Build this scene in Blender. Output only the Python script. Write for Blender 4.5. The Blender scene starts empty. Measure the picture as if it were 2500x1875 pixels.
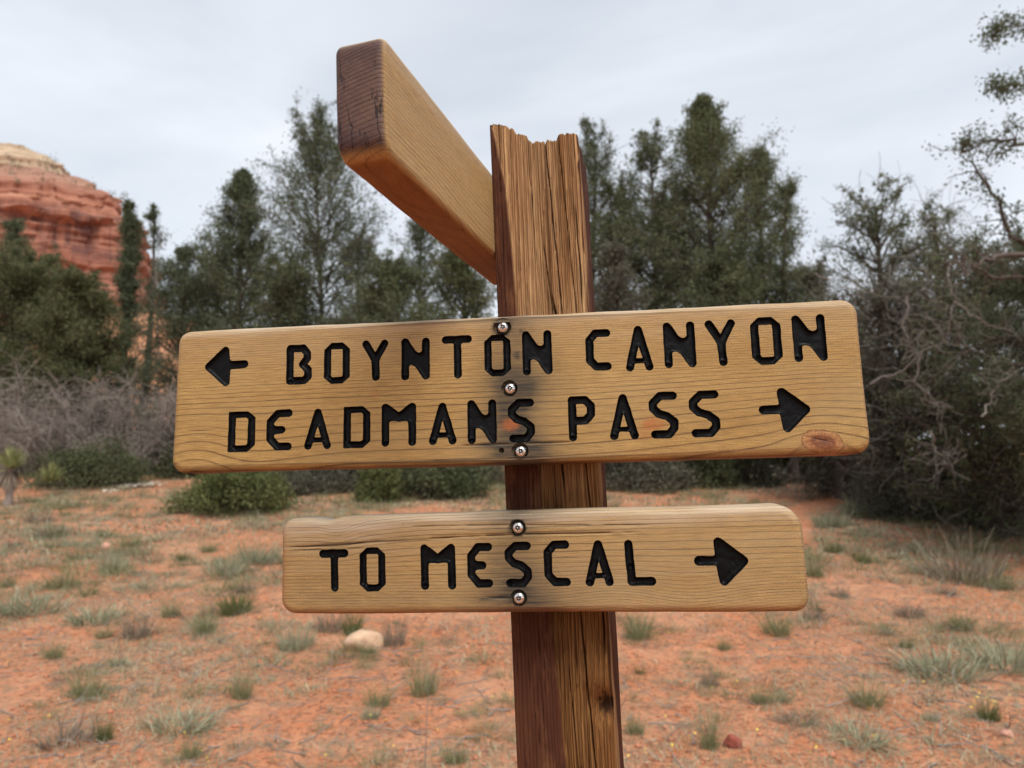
import bpy, math, random
import numpy as np
from mathutils import Matrix, Vector
from mathutils.geometry import delaunay_2d_cdt

# ------------------------------------------------------------------ camera, world, sun, exposure
SC = bpy.context.scene
COL = SC.collection
PITCH = math.radians(6.5)
CAM_H = 1.5
cam_d = bpy.data.cameras.new("camera")
cam = bpy.data.objects.new("camera", cam_d)
COL.objects.link(cam)
cam.location = (0, 0, CAM_H)
cam.rotation_euler = (math.pi / 2 + PITCH, 0, 0)
cam_d.sensor_fit = 'HORIZONTAL'
cam_d.sensor_width = 36.0
cam_d.lens = 25.95
cam_d.clip_start = 0.05
cam_d.clip_end = 3000
cam_d.dof.use_dof = True
cam_d.dof.focus_distance = 0.70
cam_d.dof.aperture_fstop = 8.4
SC.camera = cam

SUN_EL, SUN_AZ = math.radians(58), math.radians(160)     # azimuth clockwise from +Y (north)
W = bpy.data.worlds.new("World")
SC.world = W
W.use_nodes = True
nt = W.node_tree
nt.nodes.clear()
out = nt.nodes.new('ShaderNodeOutputWorld')
bg = nt.nodes.new('ShaderNodeBackground')
bg.inputs['Strength'].default_value = 0.1
sky = nt.nodes.new('ShaderNodeTexSky')
sky.sky_type = 'NISHITA'
sky.sun_disc = False
sky.sun_elevation = SUN_EL
sky.sun_rotation = SUN_AZ
sky.air_density = 1.0
sky.dust_density = 2.0
tc = nt.nodes.new('ShaderNodeTexCoord')
mp = nt.nodes.new('ShaderNodeMapping')
mp.inputs['Scale'].default_value = (1.0, 1.0, 2.6)
mp.inputs['Rotation'].default_value = (0.0, 0.25, 0.4)
nz = nt.nodes.new('ShaderNodeTexNoise')
nz.inputs['Scale'].default_value = 1.7
nz.inputs['Detail'].default_value = 5
nz.inputs['Roughness'].default_value = 0.5
nz.inputs['Distortion'].default_value = 0.6
cr = nt.nodes.new('ShaderNodeValToRGB')
cr.color_ramp.elements[0].position = 0.33
cr.color_ramp.elements[0].color = (2.60, 2.80, 3.08, 1)
cr.color_ramp.elements[1].position = 0.68
cr.color_ramp.elements[1].color = (3.95, 4.08, 4.26, 1)
mx = nt.nodes.new('ShaderNodeMix')
mx.data_type = 'RGBA'
mx.inputs[0].default_value = 0.9
nt.links.new(tc.outputs['Generated'], mp.inputs['Vector'])
nt.links.new(mp.outputs[0], nz.inputs['Vector'])
nt.links.new(nz.outputs['Fac'], cr.inputs['Fac'])
nt.links.new(sky.outputs[0], mx.inputs[6])
nt.links.new(cr.outputs[0], mx.inputs[7])
nt.links.new(mx.outputs[2], bg.inputs['Color'])
nt.links.new(bg.outputs[0], out.inputs['Surface'])

sun_d = bpy.data.lights.new("sun", 'SUN')
sun_d.energy = 1.5
sun_d.angle = math.radians(28)
sun_d.color = (1.0, 0.95, 0.87)
sun = bpy.data.objects.new("sun", sun_d)
COL.objects.link(sun)
_sd = Vector((math.sin(SUN_AZ) * math.cos(SUN_EL), math.cos(SUN_AZ) * math.cos(SUN_EL), math.sin(SUN_EL)))
sun.rotation_euler = _sd.to_track_quat('Z', 'Y').to_euler()
sun.location = _sd * 30

SC.view_settings.view_transform = 'Standard'
SC.view_settings.look = 'None'
SC.view_settings.exposure = 1.32
SC.view_settings.gamma = 1.0
SC.view_settings.use_curve_mapping = False
SC.render.engine = 'CYCLES'
SC.cycles.use_denoising = True
SC.cycles.max_bounces = 6
SC.cycles.diffuse_bounces = 3
SC.cycles.glossy_bounces = 2
SC.cycles.transmission_bounces = 2
SC.cycles.transparent_max_bounces = 4

# ------------------------------------------------------------------ numpy helpers
rng = np.random.default_rng(11)


def _h(ix, iy, iz, s):
    h = (ix.astype(np.int64) * 374761393 + iy.astype(np.int64) * 668265263 + iz.astype(np.int64) * 1274126177 + s * 974634721) & 0xffffffff
    h = ((h ^ (h >> 13)) * 1274126177) & 0xffffffff
    h = ((h ^ (h >> 16)) * 2246822519) & 0xffffffff
    return ((h ^ (h >> 15)) & 0xffffff) / float(0xffffff)


def noise3(x, y, z, s=0):
    x, y, z = np.broadcast_arrays(np.asarray(x, float), np.asarray(y, float), np.asarray(z, float))
    ix, iy, iz = np.floor(x), np.floor(y), np.floor(z)
    fx, fy, fz = x - ix, y - iy, z - iz
    u, v, w = [f * f * (3 - 2 * f) for f in (fx, fy, fz)]
    r = 0
    for a in (0, 1):
        for b in (0, 1):
            for c in (0, 1):
                r = r + _h(ix + a, iy + b, iz + c, s) * (u if a else 1 - u) * (v if b else 1 - v) * (w if c else 1 - w)
    return r


def fbm(x, y, z=0.0, s=0, oct=4, g=0.5):
    r, a, t = 0, 1.0, 0
    for i in range(oct):
        k = 2.0 ** i
        r = r + a * noise3(np.asarray(x) * k, np.asarray(y) * k, np.asarray(z) * k, s + i * 17)
        t += a
        a *= g
    return r / t


def sstep(a, b, x):
    t = np.clip((np.asarray(x, float) - a) / (b - a), 0, 1)
    return t * t * (3 - 2 * t)


def new_mesh(name, V, F, mats, smooth=True, attrs=None, mat_idx=None):
    """V (n,3), F (m,3) or (m,4) int array"""
    me = bpy.data.meshes.new(name)
    V = np.asarray(V, np.float32)
    F = np.asarray(F, np.int32)
    n, k = F.shape
    me.vertices.add(len(V))
    me.vertices.foreach_set('co', V.ravel())
    me.loops.add(n * k)
    me.loops.foreach_set('vertex_index', F.ravel())
    me.polygons.add(n)
    me.polygons.foreach_set('loop_start', np.arange(0, n * k, k, dtype=np.int32))
    me.polygons.foreach_set('loop_total', np.full(n, k, np.int32))
    if smooth:
        me.polygons.foreach_set('use_smooth', np.ones(n, bool))
    for m in (mats if isinstance(mats, (list, tuple)) else [mats]):
        me.materials.append(m)
    if mat_idx is not None:
        me.polygons.foreach_set('material_index', np.asarray(mat_idx, np.int32))
    for an, av in (attrs or {}).items():
        at = me.attributes.new(an, 'FLOAT', 'POINT')
        at.data.foreach_set('value', np.asarray(av, np.float32).ravel())
    me.update(calc_edges=True)
    return me


def link(name, me, parent=None, loc=None, rotz=0, scale=None):
    o = bpy.data.objects.new(name, me)
    COL.objects.link(o)
    if parent is not None:
        o.parent = parent
    if loc is not None:
        o.location = loc
    if rotz:
        o.rotation_euler = (0, 0, rotz)
    if scale is not None:
        o.scale = (scale, scale, scale)
    return o


def tag(o, label=None, cat=None, group=None, kind=None):
    if label:
        o['label'] = label
    if cat:
        o['category'] = cat
    if group:
        o['group'] = group
    if kind:
        o['kind'] = kind
    return o


def tubes(P, Rr, sides=3, tip=False):
    """P (n,k,3) polylines, Rr (n,k) radii -> verts, quads"""
    P = np.asarray(P, float)
    Rr = np.asarray(Rr, float)
    n, k, _ = P.shape
    T = np.gradient(P, axis=1)
    T /= np.linalg.norm(T, axis=2, keepdims=True) + 1e-9
    ref = np.where(np.abs(T[:, :1, 2:3]) > 0.8, np.array([[[1.0, 0, 0]]]), np.array([[[0, 0, 1.0]]]))
    A = np.cross(T, np.broadcast_to(ref, T.shape))
    A /= np.linalg.norm(A, axis=2, keepdims=True) + 1e-9
    Bn = np.cross(T, A)
    an = np.arange(sides) * 2 * np.pi / sides
    V = P[:, :, None, :] + Rr[:, :, None, None] * (A[:, :, None, :] * np.cos(an)[None, None, :, None] + Bn[:, :, None, :] * np.sin(an)[None, None, :, None])
    idx = np.arange(n * k * sides).reshape(n, k, sides)
    a = idx[:, :-1, :]
    b = np.roll(idx, -1, axis=2)[:, :-1, :]
    c = np.roll(idx, -1, axis=2)[:, 1:, :]
    d = idx[:, 1:, :]
    F = np.stack([a, b, c, d], -1).reshape(-1, 4)
    return V.reshape(-1, 3), F


def cat_meshes(lst):
    Vs, Fs, off = [], [], 0
    for V, F in lst:
        Vs.append(V)
        Fs.append(F + off)
        off += len(V)
    return np.concatenate(Vs), np.concatenate(Fs)


# ------------------------------------------------------------------ node helpers
def mat(name):
    m = bpy.data.materials.new(name)
    m.use_nodes = True
    n = m.node_tree
    n.nodes.clear()
    o = n.nodes.new('ShaderNodeOutputMaterial')
    b = n.nodes.new('ShaderNodeBsdfPrincipled')
    n.links.new(b.outputs[0], o.inputs['Surface'])
    return m, n, b, o


class G:
    """tiny node-graph helper"""

    def __init__(s, n):
        s.n = n

    def _in(s, sock, v):
        if v is None:
            return
        if isinstance(v, bpy.types.NodeSocket):
            s.n.links.new(v, sock)
        else:
            if isinstance(v, (tuple, list)) and sock.type == 'RGBA' and len(v) == 3:
                v = (*v, 1)
            sock.default_value = v

    def math(s, op, a, b=None, c=None, clamp=False):
        d = s.n.nodes.new('ShaderNodeMath')
        d.operation = op
        d.use_clamp = clamp
        for i, v in enumerate((a, b, c)):
            if v is not None:
                s._in(d.inputs[i], v)
        return d.outputs[0]

    def attr(s, name):
        d = s.n.nodes.new('ShaderNodeAttribute')
        d.attribute_name = name
        return d.outputs['Fac']

    def coord(s, which='Object', scale=None):
        d = s.n.nodes.new('ShaderNodeTexCoord')
        o = d.outputs[which]
        if scale is not None:
            m = s.n.nodes.new('ShaderNodeMapping')
            m.inputs['Scale'].default_value = scale
            s.n.links.new(o, m.inputs['Vector'])
            o = m.outputs[0]
        return o

    def noise(s, vec, scale, detail=3, rough=0.55, dist=0.0, out='Fac'):
        d = s.n.nodes.new('ShaderNodeTexNoise')
        d.inputs['Scale'].default_value = scale
        d.inputs['Detail'].default_value = detail
        d.inputs['Roughness'].default_value = rough
        d.inputs['Distortion'].default_value = dist
        s._in(d.inputs['Vector'], vec)
        return d.outputs[out]

    def voronoi(s, vec, scale, feat='F1', out='Distance'):
        d = s.n.nodes.new('ShaderNodeTexVoronoi')
        d.feature = feat
        d.inputs['Scale'].default_value = scale
        s._in(d.inputs['Vector'], vec)
        return d.outputs[out]

    def white(s, w):
        d = s.n.nodes.new('ShaderNodeTexWhiteNoise')
        d.noise_dimensions = '1D'
        s._in(d.inputs['W'], w)
        return d.outputs['Value']

    def ramp(s, fac, stops, interp='LINEAR'):
        d = s.n.nodes.new('ShaderNodeValToRGB')
        d.color_ramp.interpolation = interp
        e = d.color_ramp.elements
        while len(e) < len(stops):
            e.new(0.5)
        for i, (p, c) in enumerate(stops):
            e[i].position = p
            if not isinstance(c, (tuple, list)):
                c = (c, c, c)
            e[i].color = (*c[:3], 1)
        s._in(d.inputs['Fac'], fac)
        return d.outputs['Color']

    def mix(s, f, a, b, mode='MIX'):
        d = s.n.nodes.new('ShaderNodeMix')
        d.data_type = 'RGBA'
        d.blend_type = mode
        s._in(d.inputs[0], f)
        s._in(d.inputs[6], a)
        s._in(d.inputs[7], b)
        return d.outputs[2]

    def bump(s, h, dist, strength=1.0, normal=None):
        d = s.n.nodes.new('ShaderNodeBump')
        d.inputs['Strength'].default_value = strength
        d.inputs['Distance'].default_value = dist
        s._in(d.inputs['Height'], h)
        if normal is not None:
            s._in(d.inputs['Normal'], normal)
        return d.outputs['Normal']

    def sep(s, v):
        d = s.n.nodes.new('ShaderNodeSeparateXYZ')
        s._in(d.inputs[0], v)
        return d.outputs

    def comb(s, x, y, z):
        d = s.n.nodes.new('ShaderNodeCombineXYZ')
        for i, v in enumerate((x, y, z)):
            s._in(d.inputs[i], v)
        return d.outputs[0]


# ------------------------------------------------------------------ materials
def board_material(name, light, mid, dark, grey=0.0):
    m, n, b, o = mat(name)
    g = G(n)
    ring, stain, orange, knot, weather_tone, end = [g.attr(a) for a in ('ring', 'stain', 'orange', 'knot', 'weather_tone', 'endg')]
    co = g.coord('Object')
    wob = g.noise(g.coord('Object', (14, 60, 160)), 1.0, 3)
    rr = g.math('ADD', ring, g.math('MULTIPLY', g.math('SUBTRACT', wob, 0.5), 0.22))
    fr = g.math('FRACT', rr)
    idn = g.math('FLOOR', rr)
    w1 = g.white(idn)
    w2 = g.white(g.math('ADD', idn, 57.3))
    # late wood: soft rise then abrupt edge, strength varies per ring
    line = g.ramp(fr, [(0.0, 0.75), (0.04, 0.10), (0.35, 0.0), (0.70, 0.05), (0.84, 0.22), (0.91, 0.75), (0.955, 1.0), (1.0, 0.95)])
    amp = g.math('MULTIPLY_ADD', w1, 0.75, 0.40)
    fade = g.ramp(g.noise(g.coord('Object', (9, 30, 150)), 1.0, 3, 0.6), [(0.30, 0.42), (0.60, 1.0)])
    line = g.math('MULTIPLY', g.math('MULTIPLY', line, amp), fade)
    fine = g.noise(g.coord('Object', (60, 400, 900)), 1.0, 4, 0.6)
    pores = g.noise(g.coord('Object', (900, 1100, 1500)), 1.0, 2, 0.6)
    big = g.noise(g.coord('Object', (6, 6, 18)), 1.0, 3)
    col = g.mix(g.ramp(big, [(0.3, 0.0), (0.72, 1.0)]), light, mid)
    col = g.mix(g.math('MULTIPLY', w2, 0.35), col, mid)
    col = g.mix(line, col, dark)
    col = g.mix(g.math('MULTIPLY', g.ramp(fine, [(0.38, 1.0), (0.62, 0.0)]), 0.36), col, tuple(c * 0.6 for c in dark))
    col = g.mix(g.math('MULTIPLY', g.ramp(pores, [(0.54, 0.0), (0.70, 1.0)]), 0.35), col, tuple(min(1, c * 1.4) for c in light))
    col = g.mix(g.math('MULTIPLY', g.ramp(pores, [(0.32, 1.0), (0.46, 0.0)]), 0.45), col, tuple(c * 0.8 for c in dark))
    sun_gr = g.noise(g.coord('Object', (5, 5, 11)), 1.0, 4, 0.6)
    col = g.mix(g.math('MULTIPLY', g.ramp(sun_gr, [(0.45, 0.0), (0.75, 1.0)]), 0.35), col, (0.31, 0.235, 0.125))
    # silver weathering, along the top edge mostly
    wn = g.math('MULTIPLY', weather_tone, g.ramp(g.noise(g.coord('Object', (10, 40, 220)), 1.0, 3), [(0.3, 0.25), (0.7, 1.0)]))
    gcol = g.mix(g.math('MULTIPLY', line, 0.8, clamp=True), (0.50, 0.41, 0.31), (0.10, 0.075, 0.055))
    col = g.mix(wn, col, gcol)
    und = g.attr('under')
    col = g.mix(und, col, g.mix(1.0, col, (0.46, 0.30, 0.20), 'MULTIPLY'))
    # knot: 1 at the centre falling to 0 at its rim
    kn = g.math('ADD', knot, g.math('MULTIPLY', g.math('SUBTRACT', g.noise(co, 90, 3), 0.5), g.math('MINIMUM', g.math('MULTIPLY', knot, 2.0), 0.34)))
    kcol = g.ramp(kn, [(0.02, (0.55, 0.33, 0.13)), (0.085, (0.19, 0.085, 0.032)), (0.14, (0.40, 0.21, 0.085)), (0.40, (0.34, 0.15, 0.058)), (0.50, (0.19, 0.068, 0.030)), (0.8, (0.20, 0.075, 0.034)), (1.0, (0.13, 0.048, 0.024))])
    kcol = g.mix(g.math('MULTIPLY', g.ramp(g.noise(co, 400, 3), [(0.4, 1.0), (0.6, 0.0)]), 0.4), kcol, (0.07, 0.025, 0.012))
    col = g.mix(g.ramp(kn, [(0.02, 0.0), (0.07, 1.0)]), col, kcol)
    # end grain
    ecol = g.mix(g.math('MULTIPLY', line, 1.0, clamp=True), (0.120, 0.066, 0.048), (0.014, 0.008, 0.008))
    ecol = g.mix(g.ramp(g.noise(co, 45, 4), [(0.35, 0.0), (0.7, 1.0)]), ecol, (0.060, 0.031, 0.030))
    ck = g.math('ABSOLUTE', g.math('SUBTRACT', g.noise(g.coord('Object', (40, 70, 16)), 1.0, 3, 0.6), 0.5))
    ckm = g.math('MULTIPLY', g.math('MULTIPLY', g.ramp(ck, [(0.0, 1.0), (0.02, 0.0)]), g.ramp(g.noise(co, 26, 2), [(0.38, 0.0), (0.48, 1.0)])), end)
    ecol = g.mix(ckm, ecol, (0.012, 0.007, 0.006))
    col = g.mix(end, col, ecol)
    # dark iron stain round the screws
    st = g.math('MULTIPLY', stain, g.ramp(g.noise(g.coord('Object', (12, 60, 190)), 1.0, 5, 0.7), [(0.28, 0.55), (0.66, 1.12)]), clamp=True)
    col = g.mix(st, col, g.mix(line, (0.040, 0.034, 0.026), (0.012, 0.010, 0.009)))
    # pitch / rust coloured blotches
    on = g.math('MULTIPLY', orange, g.ramp(g.noise(co, 220, 3), [(0.3, 0.55), (0.65, 1.0)]))
    col = g.mix(g.math('MULTIPLY', on, 0.9, clamp=True), col, (0.34, 0.095, 0.026))
    spk = g.voronoi(co, 75, 'F1')
    col = g.mix(g.math('MULTIPLY', g.ramp(spk, [(0.03, 1.0), (0.075, 0.0)]), 0.45), col, (0.10, 0.055, 0.025))
    n.links.new(col, b.inputs['Base Color'])
    b.inputs['Roughness'].default_value = 0.62
    b.inputs['Specular IOR Level'].default_value = 0.25
    hgt = g.math('ADD', g.math('MULTIPLY', line, -0.55), g.math('MULTIPLY', fine, 0.55))
    hgt = g.math('ADD', hgt, g.math('MULTIPLY', ckm, -2.0))
    hgt = g.math('ADD', hgt, g.math('MULTIPLY', g.math('MULTIPLY', line, end), -2.2))
    hgt = g.math('ADD', hgt, g.math('MULTIPLY', g.math('MULTIPLY', g.noise(co, 160, 4), end), 1.6))
    n.links.new(g.bump(hgt, 0.0006, 0.75), b.inputs['Normal'])
    return m


M_BOARD = board_material("pine_board", (0.465, 0.295, 0.106), (0.370, 0.212, 0.064), (0.072, 0.033, 0.012))
M_BOARD2 = board_material("weathered_pine_board", (0.455, 0.282, 0.096), (0.345, 0.192, 0.056), (0.050, 0.022, 0.009))


def paint_material():
    m, n, b, o = mat("black_letter_paint")
    g = G(n)
    co = g.coord('Object')
    no = g.noise(co, 130, 3, 0.55, 0.8)
    dr = g.noise(co, 900, 2)
    col = g.ramp(no, [(0.3, (0.0016, 0.0016, 0.0020)), (0.75, (0.0042, 0.0045, 0.0055))])
    col = g.mix(g.ramp(dr, [(0.74, 0.0), (0.80, 0.5)]), col, (0.10, 0.085, 0.07))
    n.links.new(col, b.inputs['Base Color'])
    n.links.new(g.ramp(no, [(0.3, 0.36), (0.7, 0.62)]), b.inputs['Roughness'])
    b.inputs['Specular IOR Level'].default_value = 0.13
    n.links.new(g.bump(g.math('ADD', no, g.math('MULTIPLY', g.noise(co, 420, 2), 0.35)), 0.0012, 0.45), b.inputs['Normal'])
    return m


M_PAINT = paint_material()


def simple_mat(name, col, rough=0.6, metal=0.0, spec=0.4):
    m, n, b, o = mat(name)
    g = G(n)
    no = g.noise(g.coord('Object'), 300, 3)
    n.links.new(g.mix(g.math('MULTIPLY', no, 0.5), col, tuple(c * 0.55 for c in col)), b.inputs['Base Color'])
    n.links.new(g.ramp(no, [(0.3, max(rough - 0.08, 0.05)), (0.7, rough + 0.1)]), b.inputs['Roughness'])
    b.inputs['Metallic'].default_value = metal
    b.inputs['Specular IOR Level'].default_value = spec
    return m


M_STEEL = simple_mat("stainless_steel", (0.78, 0.74, 0.70), 0.22, 1.0)
M_SOCKET = simple_mat("screw_socket", (0.16, 0.14, 0.12), 0.4, 1.0)
M_WASHER = simple_mat("dark_washer", (0.035, 0.028, 0.024), 0.6, 0.2)


def post_material():
    m, n, b, o = mat("split_timber_post")
    g = G(n)
    ring, raw, crack, darken = [g.attr(a) for a in ('ring', 'raw', 'crack', 'weather_tone')]
    co = g.coord('Object')
    wob = g.noise(g.coord('Object', (300, 300, 12)), 1.0, 3)
    rr = g.math('ADD', ring, g.math('MULTIPLY', g.math('SUBTRACT', wob, 0.5), 0.35))
    fr = g.math('FRACT', rr)
    idn = g.math('FLOOR', rr)
    w1 = g.white(idn)
    line = g.ramp(fr, [(0.0, 0.6), (0.06, 0.12), (0.4, 0.0), (0.7, 0.18), (0.88, 0.75), (0.96, 1.0), (1.0, 0.9)])
    line = g.math('MULTIPLY', line, g.math('MULTIPLY_ADD', w1, 0.7, 0.35))
    fib = g.noise(g.coord('Object', (900, 500, 26)), 1.0, 4, 0.6)
    big = g.noise(g.coord('Object', (26, 26, 7)), 1.0, 4, 0.6)
    # raw split wood
    rc = g.mix(g.ramp(big, [(0.30, 0.0), (0.72, 1.0)]), (0.60, 0.39, 0.20), (0.45, 0.245, 0.108))
    rc = g.mix(g.math('MULTIPLY', w1, 0.60), rc, (0.36, 0.19, 0.088))
    rc = g.mix(g.math('MULTIPLY', line, 0.85, clamp=True), rc, (0.11, 0.045, 0.019))
    rc = g.mix(g.math('MULTIPLY', g.ramp(fib, [(0.36, 1.0), (0.6, 0.0)]), 0.65), rc, (0.12, 0.053, 0.026))
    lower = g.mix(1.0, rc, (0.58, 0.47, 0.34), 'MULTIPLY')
    rc = g.mix(darken, rc, lower)  # multiplies the raw wood darker low down and in one strip
    # old red-brown stain
    sc = g.mix(g.ramp(big, [(0.3, 0.0), (0.7, 1.0)]), (0.098, 0.036, 0.018), (0.056, 0.020, 0.011))
    sc = g.mix(g.math('MULTIPLY', line, 0.55, clamp=True), sc, (0.026, 0.009, 0.006))
    sc = g.mix(g.math('MULTIPLY', g.ramp(fib, [(0.35, 1.0), (0.6, 0.0)]), 0.45), sc, (0.05, 0.017, 0.012))
    ticks = g.noise(g.coord('Object', (420, 420, 42)), 1.0, 2, 0.4)
    blot = g.noise(g.coord('Object', (60, 60, 16)), 1.0, 5, 0.7)
    sc = g.mix(g.math('MULTIPLY', g.ramp(blot, [(0.5, 0.0), (0.68, 1.0)]), 0.55), sc, (0.20, 0.085, 0.040))
    sc = g.mix(g.ramp(ticks, [(0.70, 0.0), (0.76, 0.9)]), sc, (0.012, 0.006, 0.005))
    col = g.mix(raw, sc, rc)
    col = g.mix(crack, col, (0.018, 0.009, 0.006))
    n.links.new(col, b.inputs['Base Color'])
    b.inputs['Roughness'].default_value = 0.8
    b.inputs['Specular IOR Level'].default_value = 0.1
    h = g.math('ADD', g.math('MULTIPLY', fib, 0.9), g.math('MULTIPLY', line, -0.7))
    n.links.new(g.bump(h, 0.0020, 0.9), b.inputs['Normal'])
    return m


M_POST = post_material()


def foliage_material(name, c1, c2, c3, trans=0.25):
    m, n, b, o = mat(name)
    g = G(n)
    t = g.attr('tint')
    col = g.ramp(t, [(0.0, c1), (0.55, c2), (1.0, c3)])
    n.links.new(col, b.inputs['Base Color'])
    b.inputs['Roughness'].default_value = 0.75
    b.inputs['Specular IOR Level'].default_value = 0.1
    tr = n.nodes.new('ShaderNodeBsdfTranslucent')
    n.links.new(col, tr.inputs['Color'])
    ms = n.nodes.new('ShaderNodeMixShader')
    ms.inputs[0].default_value = trans
    n.links.new(b.outputs[0], ms.inputs[1])
    n.links.new(tr.outputs[0], ms.inputs[2])
    n.links.new(ms.outputs[0], o.inputs['Surface'])
    return m


M_JUN = foliage_material("juniper_foliage", (0.080, 0.096, 0.052), (0.134, 0.154, 0.084), (0.205, 0.215, 0.122), 0.42)
M_CYP = foliage_material("cypress_foliage", (0.074, 0.094, 0.056), (0.124, 0.148, 0.088), (0.195, 0.21, 0.124), 0.42)
M_OLIVE = foliage_material("olive_foliage", (0.078, 0.092, 0.045), (0.130, 0.143, 0.070), (0.195, 0.194, 0.10), 0.38)
M_GREY = foliage_material("grey_foliage", (0.085, 0.086, 0.062), (0.140, 0.136, 0.100), (0.20, 0.185, 0.145), 0.35)
M_BUSH = foliage_material("manzanita_foliage", (0.075, 0.092, 0.034), (0.125, 0.142, 0.055), (0.20, 0.205, 0.088))
M_DKBUSH = foliage_material("dark_oak_foliage", (0.052, 0.064, 0.032), (0.092, 0.106, 0.054), (0.145, 0.152, 0.080))
M_GRASS = foliage_material("green_grass", (0.155, 0.155, 0.075), (0.26, 0.26, 0.135), (0.44, 0.40, 0.24))
M_SAGE = foliage_material("sage_grass", (0.19, 0.195, 0.12), (0.32, 0.325, 0.215), (0.49, 0.47, 0.335))
M_DRY = foliage_material("dry_grass", (0.13, 0.10, 0.075), (0.25, 0.20, 0.15), (0.43, 0.36, 0.27))
M_LITTER = foliage_material("straw_litter", (0.20, 0.13, 0.09), (0.44, 0.34, 0.23), (0.62, 0.53, 0.38), 0.1)
M_YUCCA = foliage_material("yucca_leaf", (0.15, 0.17, 0.07), (0.26, 0.28, 0.12), (0.42, 0.40, 0.20))
M_SKIRT = foliage_material("dead_yucca_leaf", (0.16, 0.12, 0.09), (0.26, 0.21, 0.16), (0.36, 0.30, 0.23), 0.1)
M_FLOW = foliage_material("yellow_petals", (0.75, 0.50, 0.05), (0.85, 0.62, 0.08), (0.90, 0.72, 0.15))
M_WHITE = foliage_material("white_petals", (0.62, 0.58, 0.48), (0.74, 0.70, 0.60), (0.82, 0.80, 0.72))


def bark_material(name, a, c):
    m, n, b, o = mat(name)
    g = G(n)
    no = g.noise(g.coord('Object', (18, 18, 4)), 1.0, 4, 0.6)
    n.links.new(g.mix(no, a, c), b.inputs['Base Color'])
    b.inputs['Roughness'].default_value = 0.9
    n.links.new(g.bump(no, 0.03, 0.6), b.inputs['Normal'])
    return m


M_BARK = bark_material("juniper_bark", (0.11, 0.085, 0.068), (0.045, 0.034, 0.028))
M_DEADW = bark_material("bleached_dead_wood", (0.25, 0.225, 0.20), (0.13, 0.115, 0.10))
M_BRUSH = bark_material("grey_brush_twigs", (0.36, 0.31, 0.275), (0.17, 0.14, 0.12))
M_BRUSHD = bark_material("dull_dead_twigs", (0.17, 0.145, 0.12), (0.08, 0.066, 0.056))


def soil_material(name, path=False):
    m, n, b, o = mat(name)
    g = G(n)
    co = g.coord('Object')
    a = g.noise(co, 0.45, 5, 0.6)
    c = g.noise(co, 3.2, 5, 0.65)
    d = g.noise(co, 26, 4, 0.65)
    e = g.noise(co, 120, 3, 0.6)
    col = g.mix(g.ramp(c, [(0.32, 0.0), (0.68, 1.0)]), (0.63, 0.215, 0.095), (0.70, 0.315, 0.17))
    col = g.mix(g.math('MULTIPLY', g.ramp(a, [(0.42, 0.0), (0.66, 1.0)]), 0.55), col, (0.60, 0.33, 0.205))
    col = g.mix(g.math('MULTIPLY', g.ramp(d, [(0.38, 1.0), (0.52, 0.0)]), 0.75), col, (0.20, 0.066, 0.034))
    pt = g.noise(co, 1.1, 6, 0.7, 0.4)
    col = g.mix(g.math('MULTIPLY', g.ramp(pt, [(0.55, 0.0), (0.66, 1.0)]), 0.45), col, (0.24, 0.135, 0.085))
    col = g.mix(g.math('MULTIPLY', g.ramp(pt, [(0.36, 1.0), (0.49, 0.0)]), 0.6), col, (0.72, 0.37, 0.22))
    if not path:
        deb = g.noise(co, 7.0, 6, 0.75, 0.6)
        col = g.mix(g.math('MULTIPLY', g.ramp(deb, [(0.48, 0.0), (0.60, 1.0)]), 0.65), col, (0.33, 0.225, 0.15))
        deb2 = g.noise(co, 34.0, 4, 0.7, 0.4)
        col = g.mix(g.math('MULTIPLY', g.ramp(deb2, [(0.58, 0.0), (0.66, 1.0)]), 0.65), col, (0.50, 0.38, 0.25))
    col = g.mix(g.math('MULTIPLY', g.ramp(e, [(0.60, 0.0), (0.72, 1.0)]), 0.5), col, (0.62, 0.36, 0.24))
    n.links.new(col, b.inputs['Base Color'])
    b.inputs['Roughness'].default_value = 0.95
    b.inputs['Specular IOR Level'].default_value = 0.1
    hh = g.math('ADD', g.math('MULTIPLY', d, 0.6), g.math('MULTIPLY', e, 0.35))
    n.links.new(g.bump(hh, 0.06, 1.0), b.inputs['Normal'])
    return m


M_SOIL = soil_material("red_soil")
M_PATH = soil_material("trodden_red_soil", True)


def rock_material(name, a, c):
    m, n, b, o = mat(name)
    g = G(n)
    co = g.coord('Object')
    no = g.noise(co, 9, 5, 0.6)
    n.links.new(g.mix(g.ramp(no, [(0.3, 0.0), (0.7, 1.0)]), a, c), b.inputs['Base Color'])
    b.inputs['Roughness'].default_value = 0.9
    n.links.new(g.bump(g.noise(co, 40, 4), 0.01, 0.7), b.inputs['Normal'])
    return m


M_TANROCK = rock_material("tan_sandstone", (0.60, 0.42, 0.28), (0.48, 0.29, 0.18))
M_REDROCK = rock_material("red_sandstone", (0.30, 0.075, 0.045), (0.20, 0.05, 0.035))
M_CLOD = rock_material("soil_clods", (0.50, 0.20, 0.11), (0.40, 0.15, 0.08))
M_PINKROCK = rock_material("pink_sandstone", (0.58, 0.30, 0.22), (0.45, 0.22, 0.15))


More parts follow.
